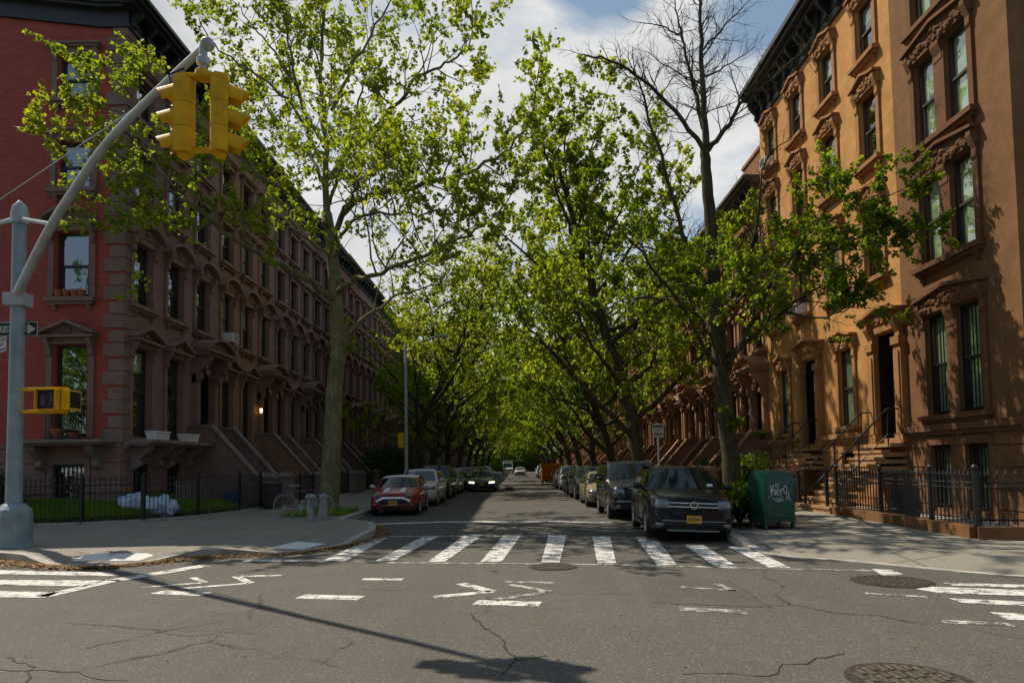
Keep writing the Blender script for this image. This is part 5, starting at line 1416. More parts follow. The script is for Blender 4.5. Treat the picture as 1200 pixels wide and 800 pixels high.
# ------------------------------------------------------------------ cars
def interp(tab, x):
    if x <= tab[0][0]: return tab[0][1]
    for (a, va), (b, vb) in zip(tab, tab[1:]):
        if x <= b:
            t = (x - a) / (b - a); t = t * t * (3 - 2 * t) if False else t
            return va + (vb - va) * t
    return tab[-1][1]
CARMESH = {}
def car_meshes(kind, P):
    if kind in CARMESH: return CARMESH[kind]
    Lc, W, H = P['L'], P['W'], P['H']; w0 = W / 2; hf, hb, th = P['hf'], P['hb'], P['th']; rw = P['rw']; zb = P['zb']
    yws, yrf, yrr, ybr = P['yws'], P['yrf'], P['yrr'], P['ybr']; rn = P.get('round', 0.4); flat = P.get('flat', 0.62)
    def yf(x): 
        a = abs(x) / w0
        return 0 if a < flat else rn * min(1.0, ((a - flat) / (1 - flat))) ** 4
    zc = 0.5
    def sh(z): return P.get('rake', 0.14) * ((z - zc) / max(0.1, hf - zc)) ** 2 if z > zc else 0.10 * ((zc - z) / 0.3) ** 2
    top = [(0, hf - 0.05), (0.1, hf), (0.35, hf + 0.05), (yws * 0.6, hb - 0.05), (yws, hb), (ybr, hb + 0.03), (min(ybr + 0.1, Lc - 0.2), th), (Lc - 0.12, th - 0.02), (Lc, th - 0.12)]
    ys = [0, 0.02, 0.06, 0.13, 0.24, 0.4, 0.6, 0.85, 1.1, yws, yws + 0.4, Lc * 0.5, Lc * 0.62, Lc * 0.75, ybr if ybr < Lc - 0.35 else Lc - 0.6, Lc - 0.4, Lc - 0.2, Lc - 0.08, Lc]
    ys = sorted(set(ys))
    mb = MB(); rings = []
    for y in ys:
        if y < rn: w = w0 * (flat + (1 - flat) * (y / rn) ** 0.25)
        elif y > Lc - 0.4: w = w0 * (0.72 + 0.28 * ((Lc - y) / 0.4) ** 0.3)
        else: w = w0
        t = interp(top, y); b = zb + (0.08 if y < 0.3 or y > Lc - 0.3 else 0)
        prof = [(0, b), (w * 0.86, b), (w * 0.965, b + 0.10), (w * 0.995, b + 0.24), (w, (b + t) / 2), (w * 0.985, t - 0.2), (w * 0.955, t - 0.09), (w * 0.87, t - 0.025), (w * 0.6, t + 0.012), (0, t + 0.03)]
        ring = prof + [(-x, z) for x, z in prof[-2:0:-1]]
        k = max(0, 1 - y / 1.0); k2 = max(0, 1 - (Lc - y) / 0.6)
        rings.append([mb.P((x, y + sh(z) * k - (0.12 * ((z - 0.6) / 0.5) ** 2) * k2, z)) for x, z in ring])
    n = len(rings[0])
    for a, b in zip(rings, rings[1:]):
        for k in range(n): mb.f.append([a[k], a[(k + 1) % n], b[(k + 1) % n], b[k]])
    mb.f.append(rings[0][::-1]); mb.f.append(rings[-1])
    body = mb.mesh('body', 'black')
    ob = bpy.data.objects.new('tmp', body); COL.objects.link(ob); cut = []
    for ya in P['axles']:
        c = MB(); c.lathe([(rw + 0.055, -2), (rw + 0.055, 2)], (0, ya, rw), axis=0, n=28)
        co_ = bpy.data.objects.new('cut', c.mesh('cut', 'black')); COL.objects.link(co_); cut.append(co_)
        md = ob.modifiers.new('b', 'BOOLEAN'); md.operation = 'DIFFERENCE'; md.solver = 'EXACT'; md.object = co_
    dg = bpy.context.evaluated_depsgraph_get(); dg.update()
    body2 = bpy.data.meshes.new_from_object(ob.evaluated_get(dg))
    bpy.data.objects.remove(ob)
    for c in cut: bpy.data.objects.remove(c)
    body2.name = 'body'; body2.shade_smooth(); body2.set_sharp_from_angle(angle=R(38))
    # cabin
    wb, wr = w0 * 0.955, w0 * P.get('wr', 0.76); zb_ = hb - 0.03
    def roofz(s, r_): return H - 0.05 * s * s - 0.06 * (2 * r_ - 1) ** 2
    def FR(s, t, off=0.0):
        w = wb + (wr - wb) * t; y = yws + (yrf - yws) * t + 0.16 * s * s; z = zb_ + (roofz(s, 0) - zb_) * t
        return (s * w, y - off * 0.75, z + off * 0.65)
    def RR(s, t, off=0.0):
        w = wb + (wr - wb) * t; y = ybr + (yrr - ybr) * t - 0.10 * s * s; z = zb_ + (roofz(s, 1) - zb_) * t
        return (s * w, y + off * 0.9, z + off * 0.4)
    def SD(sg, a, t, off=0.0):
        p = FR(sg, t); q = RR(sg, t); bul = 0.03 * sin(PI * t) * sg
        return (p[0] + (q[0] - p[0]) * a + sg * off + bul, p[1] + (q[1] - p[1]) * a, p[2] + (q[2] - p[2]) * a + 0.035 * sin(PI * a) * t * 0 + off * .2)
    def RF(s, r_):
        p = FR(s, 1); q = RR(s, 1); return (s * wr, p[1] + (q[1] - p[1]) * r_, roofz(s, r_))
    mb = MB(); mb.grid(lambda a, t: FR(2 * a - 1, t), 10, 6); mb.grid(lambda a, t: RR(2 * a - 1, t), 8, 4)
    for sg in (-1, 1): mb.grid(lambda a, t: SD(sg, a, t), 10, 6)
    mb.grid(lambda a, r_: RF(2 * a - 1, r_), 10, 8)
    bm = bmesh.new(); me = bpy.data.meshes.new('cabin'); me.from_pydata(mb.v, [], mb.f); bm.from_mesh(me)
    bmesh.ops.remove_doubles(bm, verts=bm.verts, dist=0.012); bmesh.ops.recalc_face_normals(bm, faces=bm.faces); bm.to_mesh(me); bm.free()
    me.materials.append(M['black']); me.shade_smooth(); me.set_sharp_from_angle(angle=R(50))
    R_ = {'body': body2, 'cabin': me}
    mb = MB(); mb.grid(lambda a, t: FR((2 * a - 1) * 0.90, 0.05 + 0.88 * t, 0.008), 10, 5); R_['windscreen'] = mb.mesh('windscreen', 'carglass', 180, False)
    for sg, nm in ((-1, 'sl'), (1, 'sr')):
        mb = MB()
        for a0, a1 in P['sidewin']: mb.grid(lambda a, t: SD(sg, a0 + (a1 - a0) * a + (0.03 * (1 - t)) * 0, 0.12 + 0.74 * t, 0.008), 4, 4)
        R_[nm] = mb.mesh('side_window', 'carglass', 180, False)
    mb = MB(); mb.grid(lambda a, t: RR((2 * a - 1) * 0.85, 0.12 + 0.78 * t, 0.008), 6, 4); R_['rear'] = mb.mesh('rear_window', 'carglass', 180, False)
    surf = lambda x, z: yf(x) + sh(z)
    def panel(name, mat, x0, x1, fz0, fz1, off=0.012, nx=10, nz=4, smooth=180):
        mb = MB()
        def fn(a, t):
            x = x0 + (x1 - x0) * a; z = fz0(x) + (fz1(x) - fz0(x)) * t
            edge = (a in (0.0, 1.0) or t in (0.0, 1.0))
            return (x, surf(x, z) - (off if not edge else -0.004), z)
        mb.grid(fn, nx, nz); return mb.mesh(name, mat, smooth, False)
    c = lambda v: (lambda x: v)
    st = P['front']; w = w0
    items = []
    if st == 'vw':
        items += [('grille', panel('grille', 'black', -w * .56, w * .56, c(hf - .24), c(hf - .09), .012)),
                  ('grille_bar', panel('grille_bar', 'chrome', -w * .57, w * .57, c(hf - .135), c(hf - .105), .03)), ('grille_bar', panel('grille_bar', 'chrome', -w * .57, w * .57, c(hf - .215), c(hf - .185), .03)),
                  ('lower_intake', panel('lower_intake', 'black', -w * .7, w * .7, c(.32), c(.46), .014)), ('skid_plate', panel('skid_plate', 'galv', -w * .6, w * .6, c(.25), c(.285), .03)), ('bumper_trim', panel('bumper_trim', 'chrome', -w * .72, w * .72, c(.475), c(.487), .02))]
        lamp = (w * .56, w * .95, lambda x: hf - .25 + .03 * abs(x) / w, lambda x: hf - .07 + .05 * (abs(x) / w - .5))
        fog = (w * .66, w * .86, c(.34), c(.43))
    elif st == 'boxy':
        items += [('grille', panel('grille', 'black', -w * .5, w * .5, lambda x: hf - .36 + .12 * abs(x) / w, c(hf - .06), .014)), ('grille_bar', panel('grille_bar', 'chrome', -w * .36, w * .36, c(hf - .21), c(hf - .17), .03)),
                  ('grille_bar', panel('grille_bar', 'chrome', -w * .4, w * .4, c(hf - .085), c(hf - .06), .03)), ('bumper_trim', panel('bumper_trim', 'rim', -w * .92, w * .92, c(.56), c(.61), .03)),
                  ('lower_intake', panel('lower_intake', 'black', -w * .6, w * .6, c(.34), c(.48), .02))]
        lamp = (w * .55, w * .93, c(hf - .33), c(hf - .08)); fog = (w * .66, w * .82, c(.38), c(.48))
    elif st == 'mini':
        g0 = lambda x: .40 + .04 * (abs(x) / w) ** 2 + (max(0, abs(x) / w - .5) * .5)
        g1 = lambda x: .66 - (max(0, abs(x) / w - .42)) * .45
        items += [('grille', panel('grille', 'chrome', -w * .70, w * .70, lambda x: g0(x) - .03, lambda x: g1(x) + .03, .02)), ('grille_mesh', panel('grille_mesh', 'black', -w * .66, w * .66, g0, g1, .032)),
                  ('lower_intake', panel('lower_intake', 'black', -w * .55, w * .55, c(.27), c(.34), .014))]
        lamp = None; fog = (w * .7, w * .82, c(.38), c(.46))
    else:
        items += [('grille', panel('grille', 'black', -w * .5, w * .5, lambda x: hf - .26 + .08 * abs(x) / w, c(hf - .09), .014)), ('grille_bar', panel('grille_bar', 'chrome', -w * .5, w * .5, c(hf - .10), c(hf - .075), .028)),
                  ('lower_intake', panel('lower_intake', 'black', -w * .68, w * .68, c(.30), c(.43), .014))]
        lamp = (w * .53, w * .95, lambda x: hf - .24 + .05 * abs(x) / w, lambda x: hf - .09 + .06 * (abs(x) / w - .5)); fog = (w * .68, w * .86, c(.34), c(.42))
    R_['items'] = items
    lamps = []
    for sg in (-1, 1):
        if lamp: lamps.append(panel('headlight', 'headlamp', sg * lamp[0], sg * lamp[1], lamp[2], lamp[3], .02, 8, 4))
        else:
            x, z = sg * w * .66, .735; y = surf(x, z)
            mb = MB(); mb.lathe([(0.135, 0.10), (0.135, -0.015), (0.12, -0.035), (0.105, -0.035)], (x, y, z), axis=1, n=20); mb.lathe([(0.104, -0.028), (0.08, -0.052), (0.03, -0.062)], (x, y, z), axis=1, n=20)
            lamps.append(mb.mesh('headlight', 'headlamp', 40))
    R_['lamps'] = lamps
    R_['fogs'] = [panel('fog_lamp', 'headlamp', sg * fog[0], sg * fog[1], fog[2], fog[3], .024, 4, 3) for sg in (-1, 1)]
    pz = P.get('pz', .52); mb = MB(); mb.box(-.155, .155, surf(0, pz) - .05, surf(0, pz) - .034, pz - .08, pz + .08); R_['plate'] = mb.mesh('number_plate', P.get('plate', 'plate_yellow'), bevel=0.004)
    mb = MB()
    for i in range(6): mb.box(-.12 + i * .042, -.12 + i * .042 + .024, surf(0, pz) - .0515, surf(0, pz) - .0505, pz - .035, pz + .035)
    R_['plate_text'] = mb.mesh('plate_text', 'plate_ink')
    R_['surf'] = surf
    # door seams + trims
    mb = MB()
    for sg in (-1, 1):
        for a in P['doors']: mb.tube([(sg * (w0 + .0), a, zb + .2), (sg * (w0 + .002), a, (hb + zb) / 2), (sg * (w0 * .985), a, hb - .2), (sg * w0 * .957, a + .02, hb - .08)], 0.007, 4)
        mb.box(sg * w0 - .012, sg * w0 + .012, P['axles'][0] + rw + .12, P['axles'][1] - rw - .12, zb + .03, zb + .12)
    R_['seams'] = mb.mesh('door_trim', 'frame_dark')
    mb = MB()
    for sg in (-1, 1):
        for a in P['doors'][1:] or P['doors']: mb.box(sg * (w0 * .985) - .02, sg * (w0 * .985) + .02, a - .3, a - .1, hb - .2, hb - .165)
    R_['handles'] = mb.mesh('door_handle', 'chrome')
    # wheel
    mb = MB(); mb.lathe([(rw * .62, -.09), (rw * .9, -.105), (rw * .985, -.07), (rw, 0), (rw * .985, .07), (rw * .9, .105), (rw * .62, .09)], axis=0, n=26); R_['wheel'] = mb.mesh('wheel', 'tyre', 50)
    mb = MB(); mb.lathe([(rw * .64, -.06), (rw * .64, -.10), (rw * .58, -.104), (rw * .57, -.05)], axis=0, n=26); mb.lathe([(rw * .18, -.05), (rw * .16, -.10), (.01, -.105)], axis=0, n=14)
    for i in range(P.get('spokes', 6)):
        a = 2 * PI * i / P.get('spokes', 6); ca, sa = cos(a), sin(a)
        mb.tube([(-.088, ca * rw * .1, sa * rw * .1), (-.092, ca * rw * .6, sa * rw * .6)], [rw * .09, rw * .065], 4)
    mb.lathe([(rw * .6, -.03), (rw * .6, -.02)], axis=0, n=20)
    R_['rim'] = mb.mesh('rim', 'rim', 40)
    # mirror
    mb = MB(); mb.blob((0, 0, 0), 0.10, 8, (1.0, 0.6, 0.7)); mb.tube([(-.10, .02, -.03), (-.2, .04, -.08)], 0.025, 6); R_['mirror'] = mb.mesh('mirror', 'black', 50)
    R_['bar'] = None
    if P.get('rails'):
        mb = MB()
        for sg in (-1, 1):
            pts = [RF(sg * .93, r_) for r_ in (0.08, 0.12, 0.4, 0.7, 0.9, 0.94)]; mb.tube([(p[0], p[1], p[2] + (0.0 if i in (0, 5) else 0.03)) for i, p in enumerate(pts)], 0.018, 6)
        R_['bar'] = mb.mesh('roof_rail', 'frame_dark', 60)
    R_['P'] = P
    CARMESH[kind] = R_
    return R_
KINDS = {
 'suv': dict(L=4.45, W=1.84, H=1.68, hf=0.98, hb=1.12, th=1.12, rw=.35, zb=.22, yws=1.05, yrf=1.72, yrr=3.85, ybr=4.36, axles=(.88, 3.5), sidewin=((.10, .34), (.37, .64), (.67, .88)), doors=(1.35, 2.35, 3.25), front='vw', rails=True),
 'boxy': dict(L=4.75, W=1.86, H=1.84, hf=1.06, hb=1.20, th=1.2, rw=.38, zb=.28, yws=1.3, yrf=1.85, yrr=4.45, ybr=4.68, axles=(.92, 3.75), sidewin=((.09, .32), (.35, .6), (.64, .9)), doors=(1.5, 2.55, 3.5), front='boxy', rails=True, flat=.74, rn=.3, rake=.06, wr=.83, pz=.52, plate='white'),
 'mini': dict(L=3.85, W=1.73, H=1.43, hf=0.82, hb=0.97, th=.98, rw=.31, zb=.18, yws=1.08, yrf=1.62, yrr=3.35, ybr=3.75, axles=(.72, 3.2), sidewin=((.10, .46), (.5, .86)), doors=(1.3, 2.5), front='mini', wr=.80, rake=.10, round=.5, pz=.47),
 'cross': dict(L=4.55, W=1.84, H=1.66, hf=0.95, hb=1.10, th=1.1, rw=.34, zb=.22, yws=1.1, yrf=1.85, yrr=3.85, ybr=4.42, axles=(.9, 3.55), sidewin=((.10, .34), (.37, .64), (.67, .88)), doors=(1.4, 2.4, 3.3), front='std', rails=True),
 'sedan': dict(L=4.7, W=1.80, H=1.45, hf=0.78, hb=0.95, th=1.0, rw=.32, zb=.19, yws=1.2, yrf=2.0, yrr=3.25, ybr=4.0, axles=(.92, 3.7), sidewin=((.12, .42), (.45, .74), (.78, .9)), doors=(1.5, 2.5, 3.3), front='std', wr=.72, rake=.2),
 'hatch': dict(L=4.2, W=1.77, H=1.52, hf=0.84, hb=1.0, th=1.0, rw=.31, zb=.19, yws=1.05, yrf=1.75, yrr=3.5, ybr=4.08, axles=(.85, 3.4), sidewin=((.10, .36), (.4, .66), (.7, .88)), doors=(1.35, 2.3, 3.1), front='std', rake=.18),
}
def car(kind, label, x, y, paint, rz=0.0, tilt=0.0, lit=False, detail=True, roof=None, group='cars parked along the kerbs', cat='car', name='parked_car'):
    Rm = car_meshes(kind, KINDS[kind]); P = Rm['P']; w0 = P['W'] / 2
    root = empty(name, (x, y, 0)); root.rotation_euler = (0, tilt, rz); root.scale = (.93, .95, .92); tag(root, label, cat, group)
    def add(nm, me, parent=root, mat=None, loc=(0, 0, 0)):
        o = link(nm, me, parent, loc)
        if mat: o.material_slots[0].link = 'OBJECT'; o.material_slots[0].material = mat if not isinstance(mat, str) else M[mat]
        return o
    pm = M[paint]
    add('body', Rm['body'], mat=pm); add('cabin', Rm['cabin'], mat=roof or pm)
    add('windscreen', Rm['windscreen'])
    add('side_window', Rm['sl']); add('side_window', Rm['sr'])
    for nm, me in Rm['items']: add(nm, me)
    for me in Rm['lamps']: add('headlight', me, mat='headlamp_on' if lit else None)
    for i, ya in enumerate(P['axles']):
        for sg in (-1, 1):
            wo = add('wheel', Rm['wheel'], loc=(sg * (w0 - .10), ya, P['rw'])); 
            ro = add('rim', Rm['rim'], wo)
            if sg > 0: ro.rotation_euler = (0, 0, PI)
    for sg in (-1, 1):
        mo = add('mirror', Rm['mirror'], mat=pm if kind != 'mini' else 'white', loc=(sg * (w0 + .13), P['yws'] + .38, P['hb'] + .06))
        if sg < 0: mo.rotation_euler = (0, 0, PI)
    add('number_plate', Rm['plate'])
    if detail:
        for me in Rm['fogs']: add('fog_lamp', me)
        add('rear_window', Rm['rear']); add('door_trim', Rm['seams']); add('door_handle', Rm['handles'])
        if Rm['bar']: add('roof_rail', Rm['bar'])
        add('plate_text', Rm['plate_text'])
    return root, Rm
for nm, c in (('p_black', (0.010, 0.010, 0.013)), ('p_black_green', (0.016, 0.020, 0.018)), ('p_red', (0.30, 0.010, 0.014)), ('p_white', (0.55, 0.56, 0.56)), ('p_beige', (0.23, 0.19, 0.12)), ('p_silver', (0.30, 0.31, 0.32)), ('p_grey', (0.10, 0.105, 0.11)), ('p_green', (0.03, 0.055, 0.045)), ('p_blue', (0.025, 0.045, 0.09)), ('p_brown', (0.05, 0.032, 0.024)), ('p_yellow', (0.5, 0.25, 0.02))):
    M[nm] = mat_carpaint('car_paint_' + nm[2:], c)
# black SUV at the crosswalk with its round emblem
vw, Rm = car('suv', 'black SUV with chrome grille bars and yellow plate, nearest at the crosswalk', 3.47, 13.55, 'p_black', rz=R(-4), tilt=0.042)
z = KINDS['suv']['hf'] - .16; y = Rm['surf'](0, z) - .05
mb = MB(); n = 24
for i in range(n):
    a, b_ = 2 * PI * i / n, 2 * PI * (i + 1) / n
    mb.prism([(cos(a) * .085, z + sin(a) * .085), (cos(b_) * .085, z + sin(b_) * .085), (cos(b_) * .072, z + sin(b_) * .072), (cos(a) * .072, z + sin(a) * .072)], 1, y - .012, y + .02)
for pts in ([(-.034, .066), (0, .008), (.034, .066)], [(-.066, .028), (-.034, -.062), (0, .0), (.034, -.062), (.066, .028)]):
    mb.tube([(p[0], y - .006, z + p[1]) for p in pts], .007, 4)
mb.build('emblem', 'chrome', vw)
mb = MB(); mb.box(-.06, .06, 1.62, 1.66, 1.44, 1.50); mb.build('rear_view_mirror', 'white', vw)
mb = MB(); mb.face([(.52, 1.24, 1.20), (.66, 1.27, 1.20), (.655, 1.31, 1.26), (.52, 1.285, 1.26)]); mb.build('windscreen_sticker', 'sign_white', vw)
mb = MB()
for sg in (-1, 1): mb.tube([(sg * .62, .22, 1.035), (sg * .70, .62, 1.095), (sg * .74, 1.0, 1.125)], .006, 4)
mb.build('bonnet_seam', 'black', vw)
car('boxy', 'black boxy SUV with roof rails parked behind the first black SUV', 3.5, 19.2, 'p_black_green', rz=R(-1))
car('sedan', 'beige sedan parked behind the boxy black SUV on the right', 3.42, 24.9, 'p_beige', rz=R(-1))
rc = [('cross', 'p_black_green', 'dark green crossover parked behind the beige sedan'), ('sedan', 'p_black', 'black sedan, second behind the beige sedan'), ('cross', 'p_silver', 'silver crossover, third behind the beige sedan'), ('sedan', 'p_grey', 'grey sedan, fourth behind the beige sedan'),
      ]
y = 30.4
for k, pnt, lab in rc:
    car(k, lab, 3.5, y, pnt, rz=R(random.uniform(-1, 1)), detail=y < 50); y += KINDS[k]['L'] + 0.95
rc = [('cross', 'p_white', 'white crossover just beyond the orange skip'), ('sedan', 'p_grey', 'grey sedan, second beyond the orange skip'), ('sedan', 'p_black', 'black sedan, third beyond the orange skip'), ('hatch', 'p_silver', 'silver hatchback, fourth beyond the orange skip'), ('cross', 'p_blue', 'blue crossover, fifth beyond the orange skip'), ('cross', 'p_white', 'white crossover far down the right kerb')]
y = 61.5
for k, pnt, lab in rc:
    car(k, lab, 3.5, y, pnt, detail=False); y += KINDS[k]['L'] + 1.0
# left side
mini, Rm = car('mini', 'red hatchback with white bonnet stripes and white roof, parked on the left', -4.05, 22.4, 'p_red', rz=R(1.5), roof=None)
for o in mini.children:
    if o.name.startswith('cabin'): pass
P = KINDS['mini']
surf = Rm['surf']
mb = MB()
for sg in (-1, 1):
    def fn(a, t):
        x = sg * (.20 + .19 * a); y = .12 + (P['yws'] - .2) * t
        tp = interp([(0, P['hf'] - .05), (0.1, P['hf']), (0.35, P['hf'] + .05), (P['yws'] * .6, P['hb'] - .05), (P['yws'], P['hb'])], y)
        return (x, y + .10 * ((P['hf'] - .5) / (P['hf'] - .5)) ** 2 * max(0, 1 - y), tp + .030 - .018 * abs(x) / (w0_ * .6) + .006)
    w0_ = P['W'] / 2
    mb.grid(fn, 3, 10)
mb.build('bonnet_stripe', 'white', mini, smooth=180, recalc=False)
mb = MB()
mb.grid(lambda a, t: ((2 * a - 1) * w0_ * .78, P['yrf'] + .02 + (P['yrr'] - P['yrf'] - .04) * t + .16 * (2 * a - 1) ** 2 * (1 - t) - .1 * (2 * a - 1) ** 2 * t, P['H'] - .05 * (2 * a - 1) ** 2 - .06 * (2 * t - 1) ** 2 + .012), 8, 8)
mb.build('roof_panel', 'white', mini, smooth=180, recalc=False)
lc = [('cross', 'p_white', 'white SUV parked behind the red hatchback'), ('boxy', 'p_green', 'dark green SUV parked behind the white SUV on the left'), ('hatch', 'p_silver', 'silver hatchback, second behind the white SUV on the left'), ('sedan', 'p_black_green', 'dark sedan, third behind the white SUV on the left'), ('cross', 'p_grey', 'grey crossover, fourth behind the white SUV on the left'),
      ('sedan', 'p_silver', 'silver sedan, fifth behind the white SUV on the left'), ('hatch', 'p_blue', 'blue hatchback, sixth behind the white SUV on the left'), ('cross', 'p_black', 'black crossover, seventh behind the white SUV on the left'), ('sedan', 'p_white', 'white sedan, eighth behind the white SUV on the left'), ('cross', 'p_grey', 'grey crossover, ninth behind the white SUV on the left'), ('sedan', 'p_silver', 'silver sedan, tenth behind the white SUV on the left'), ('cross', 'p_white', 'white crossover far down the left kerb')]
y = 27.3
for i, (k, pnt, lab) in enumerate(lc):
    car(k, lab, -4.1, y, pnt, rz=R(random.uniform(-.8, .8)), detail=y < 50); y += KINDS[k]['L'] + 1.05
car('sedan', 'dark car with lit headlights driving toward the camera on the left', -2.15, 42.0, 'p_black_green', lit=True, name='moving_car', group=None)
car('sedan', 'small silver car far down the middle of the street', 0.55, 104, 'p_silver', detail=False, name='moving_car', group=None)
van = empty('delivery_van', (-1.6, 128, 0)); tag(van, 'small pale van at the far end of the street', 'van')
mb = MB(); mb.box(-.95, .95, 1.3, 5.5, .35, 2.55); mb.prism([(0, .35), (0, 1.0), (.5, 1.15), (1.1, 2.1), (1.299, 2.2), (1.299, .35)], 0, -.93, .93); mb.build('body', 'p_white', van, bevel=.05)
mb = MB(); mb.face([(-.8, .53, 1.22), (.8, .53, 1.22), (.72, 1.04, 2.05), (-.72, 1.04, 2.05)]); mb.build('windscreen', 'carglass', van)
for sg in (-1, 1):
    for ya in (.8, 4.4): mb = MB(); mb.lathe([(.33, -.1), (.36, 0), (.33, .1)], (sg * .85, ya, .36), axis=0, n=16); mb.build('wheel', 'tyre', van)
    mb = MB(); mb.box(sg * .7 - .15, sg * .7 + .15, -.02, .02, .75, .95); mb.build('headlight', 'headlamp', van)
# orange skip
sk = empty('skip', (3.0, 56.5, 0)); tag(sk, 'orange open skip standing among the parked cars far on the right', 'skip')
mb = MB(); mb.prism([(0.35, .25), (2.6, .25), (3.2, 1.55), (0, 1.55)], 0, -.85, .85); mb.build('tub', 'orange', sk)
mb = MB(); mb.box(-.95, .95, -.08, 3.3, 1.552, 1.7); mb.build('rim_rail', 'orange', sk)
for sg in (-1, 1):
    mb = MB(); mb.box(sg * .8 - .07, sg * .8 + .07, .4, .6, 0, .35); mb.box(sg * .8 - .07, sg * .8 + .07, 2.3, 2.5, 0, .35); mb.build('leg', 'orange', sk)
    mb = MB(); mb.box(sg * .55 - .06, sg * .55 + .06, -.05, .05, .3, 1.5); mb.build('rib', 'orange', sk)
mb = MB(); mb.blob((0, 0, .12), .28, 7, (1.1, .8, .5), .25); rb = mb.build('crumpled_bag', 'redbag', loc=(G(597, 574).x, G(597, 574).y, 0), smooth=50); tag(rb, 'small crumpled red brown bag lying on the road beyond the crosswalk', 'bag')

# ------------------------------------------------------------------ traffic pole, signals, signs
pb = G(15, 642, HK); pby = pb.y + 0.2; pbx = pb.x * pby / pb.y
pole = empty('traffic_pole', (pbx, pby, HK)); tag(pole, 'pale grey steel traffic pole with a slanted mast arm at the left corner', 'traffic pole')
mb = MB(); mb.lathe([(.36, 0), (.36, .03), (.335, .06), (.325, .62), (.30, .74), (.22, .82), (.17, .86)], n=8); mb.build('base', 'galv_paint', pole, bevel=0.012)
topz = PY(17, 240, pby).z - HK; armz = PY(17, 350, pby).z - HK; rod_z = PY(20, 256, pby).z - HK
mb = MB(); mb.lathe([(.145, .8), (.135, 2.0), (.118, topz - .1)], n=20); mb.build('shaft', 'galv_paint', pole, smooth=40)
mb = MB(); mb.lathe([(.14, topz - .32), (.14, topz - .1), (.125, topz - .04), (.03, topz + .08)], n=16); mb.build('cap', 'galv', pole, smooth=35)
mb = MB(); mb.box(-.2, .2, -.16, .16, armz - .16, armz + .1); mb.build('clamp', 'galv', pole, bevel=.02)
SD_ = 8.05
O = Vector((pbx, pby, HK))
tip = PY(243, 52, SD_) - O; st = Vector((0.02, -.1, armz - .05))
def armd(f): return pby + (SD_ - pby) * f
apx = [(0.0, 18, 349), (0.25, 54.5, 275), (0.42, 86, 224), (0.6, 126, 167), (0.8, 179.5, 112), (1.0, 243, 52)]
apts = [PY(x_, y_, armd(f_)) - O for f_, x_, y_ in apx]; tip = apts[-1]; st = apts[0]
apts = [Vector(p) for p in smooth_poly([tuple(p) for p in apts], 4)]
mb = MB(); mb.tube(apts, [.085 - .04 * i / (len(apts) - 1) for i in range(len(apts))], 14); mb.blob(tip, .085, 8); mb.build('mast_arm', 'galv', pole, smooth=50)
# horizontal brace from the pole to the arm and the opposite stub
mid = PY(63, 263, armd(.29)) - O
mb = MB(); mb.tube([(0, 0, rod_z), mid], .04, 8); mb.tube([(0, 0, rod_z + .02), (-1.8, 1.1, rod_z + .16)], .05, 8); mb.lathe([(.16, rod_z - .12), (.16, rod_z + .12)], n=14); mb.build('brace', 'galv', pole, smooth=45)
far = O + Vector((-3.4, 1.9, 5.55 + 0.6))
p1 = PY(0, 234, pby + 1.2) - O; p2 = PY(176, 115, armd(.79)) - O
mb = MB(); mb.tube([p1 + (p1 - p2) * .25, p1, p2], .012, 5); mb.build('stay_cable', 'galv', pole)
mb = MB(); p = tip + Vector((-.05, 0, -.02)); q_ = st.lerp(tip, .93)
mb.tube([q_ + Vector((0, -.05, .02)), q_ + Vector((-.16, -.12, -.10)), q_ + Vector((-.1, -.12, -.3)), q_ + Vector((.1, -.08, -.32)), tip + Vector((0, 0, -.3))], .013, 5); mb.build('cable', 'black', pole, smooth=60)
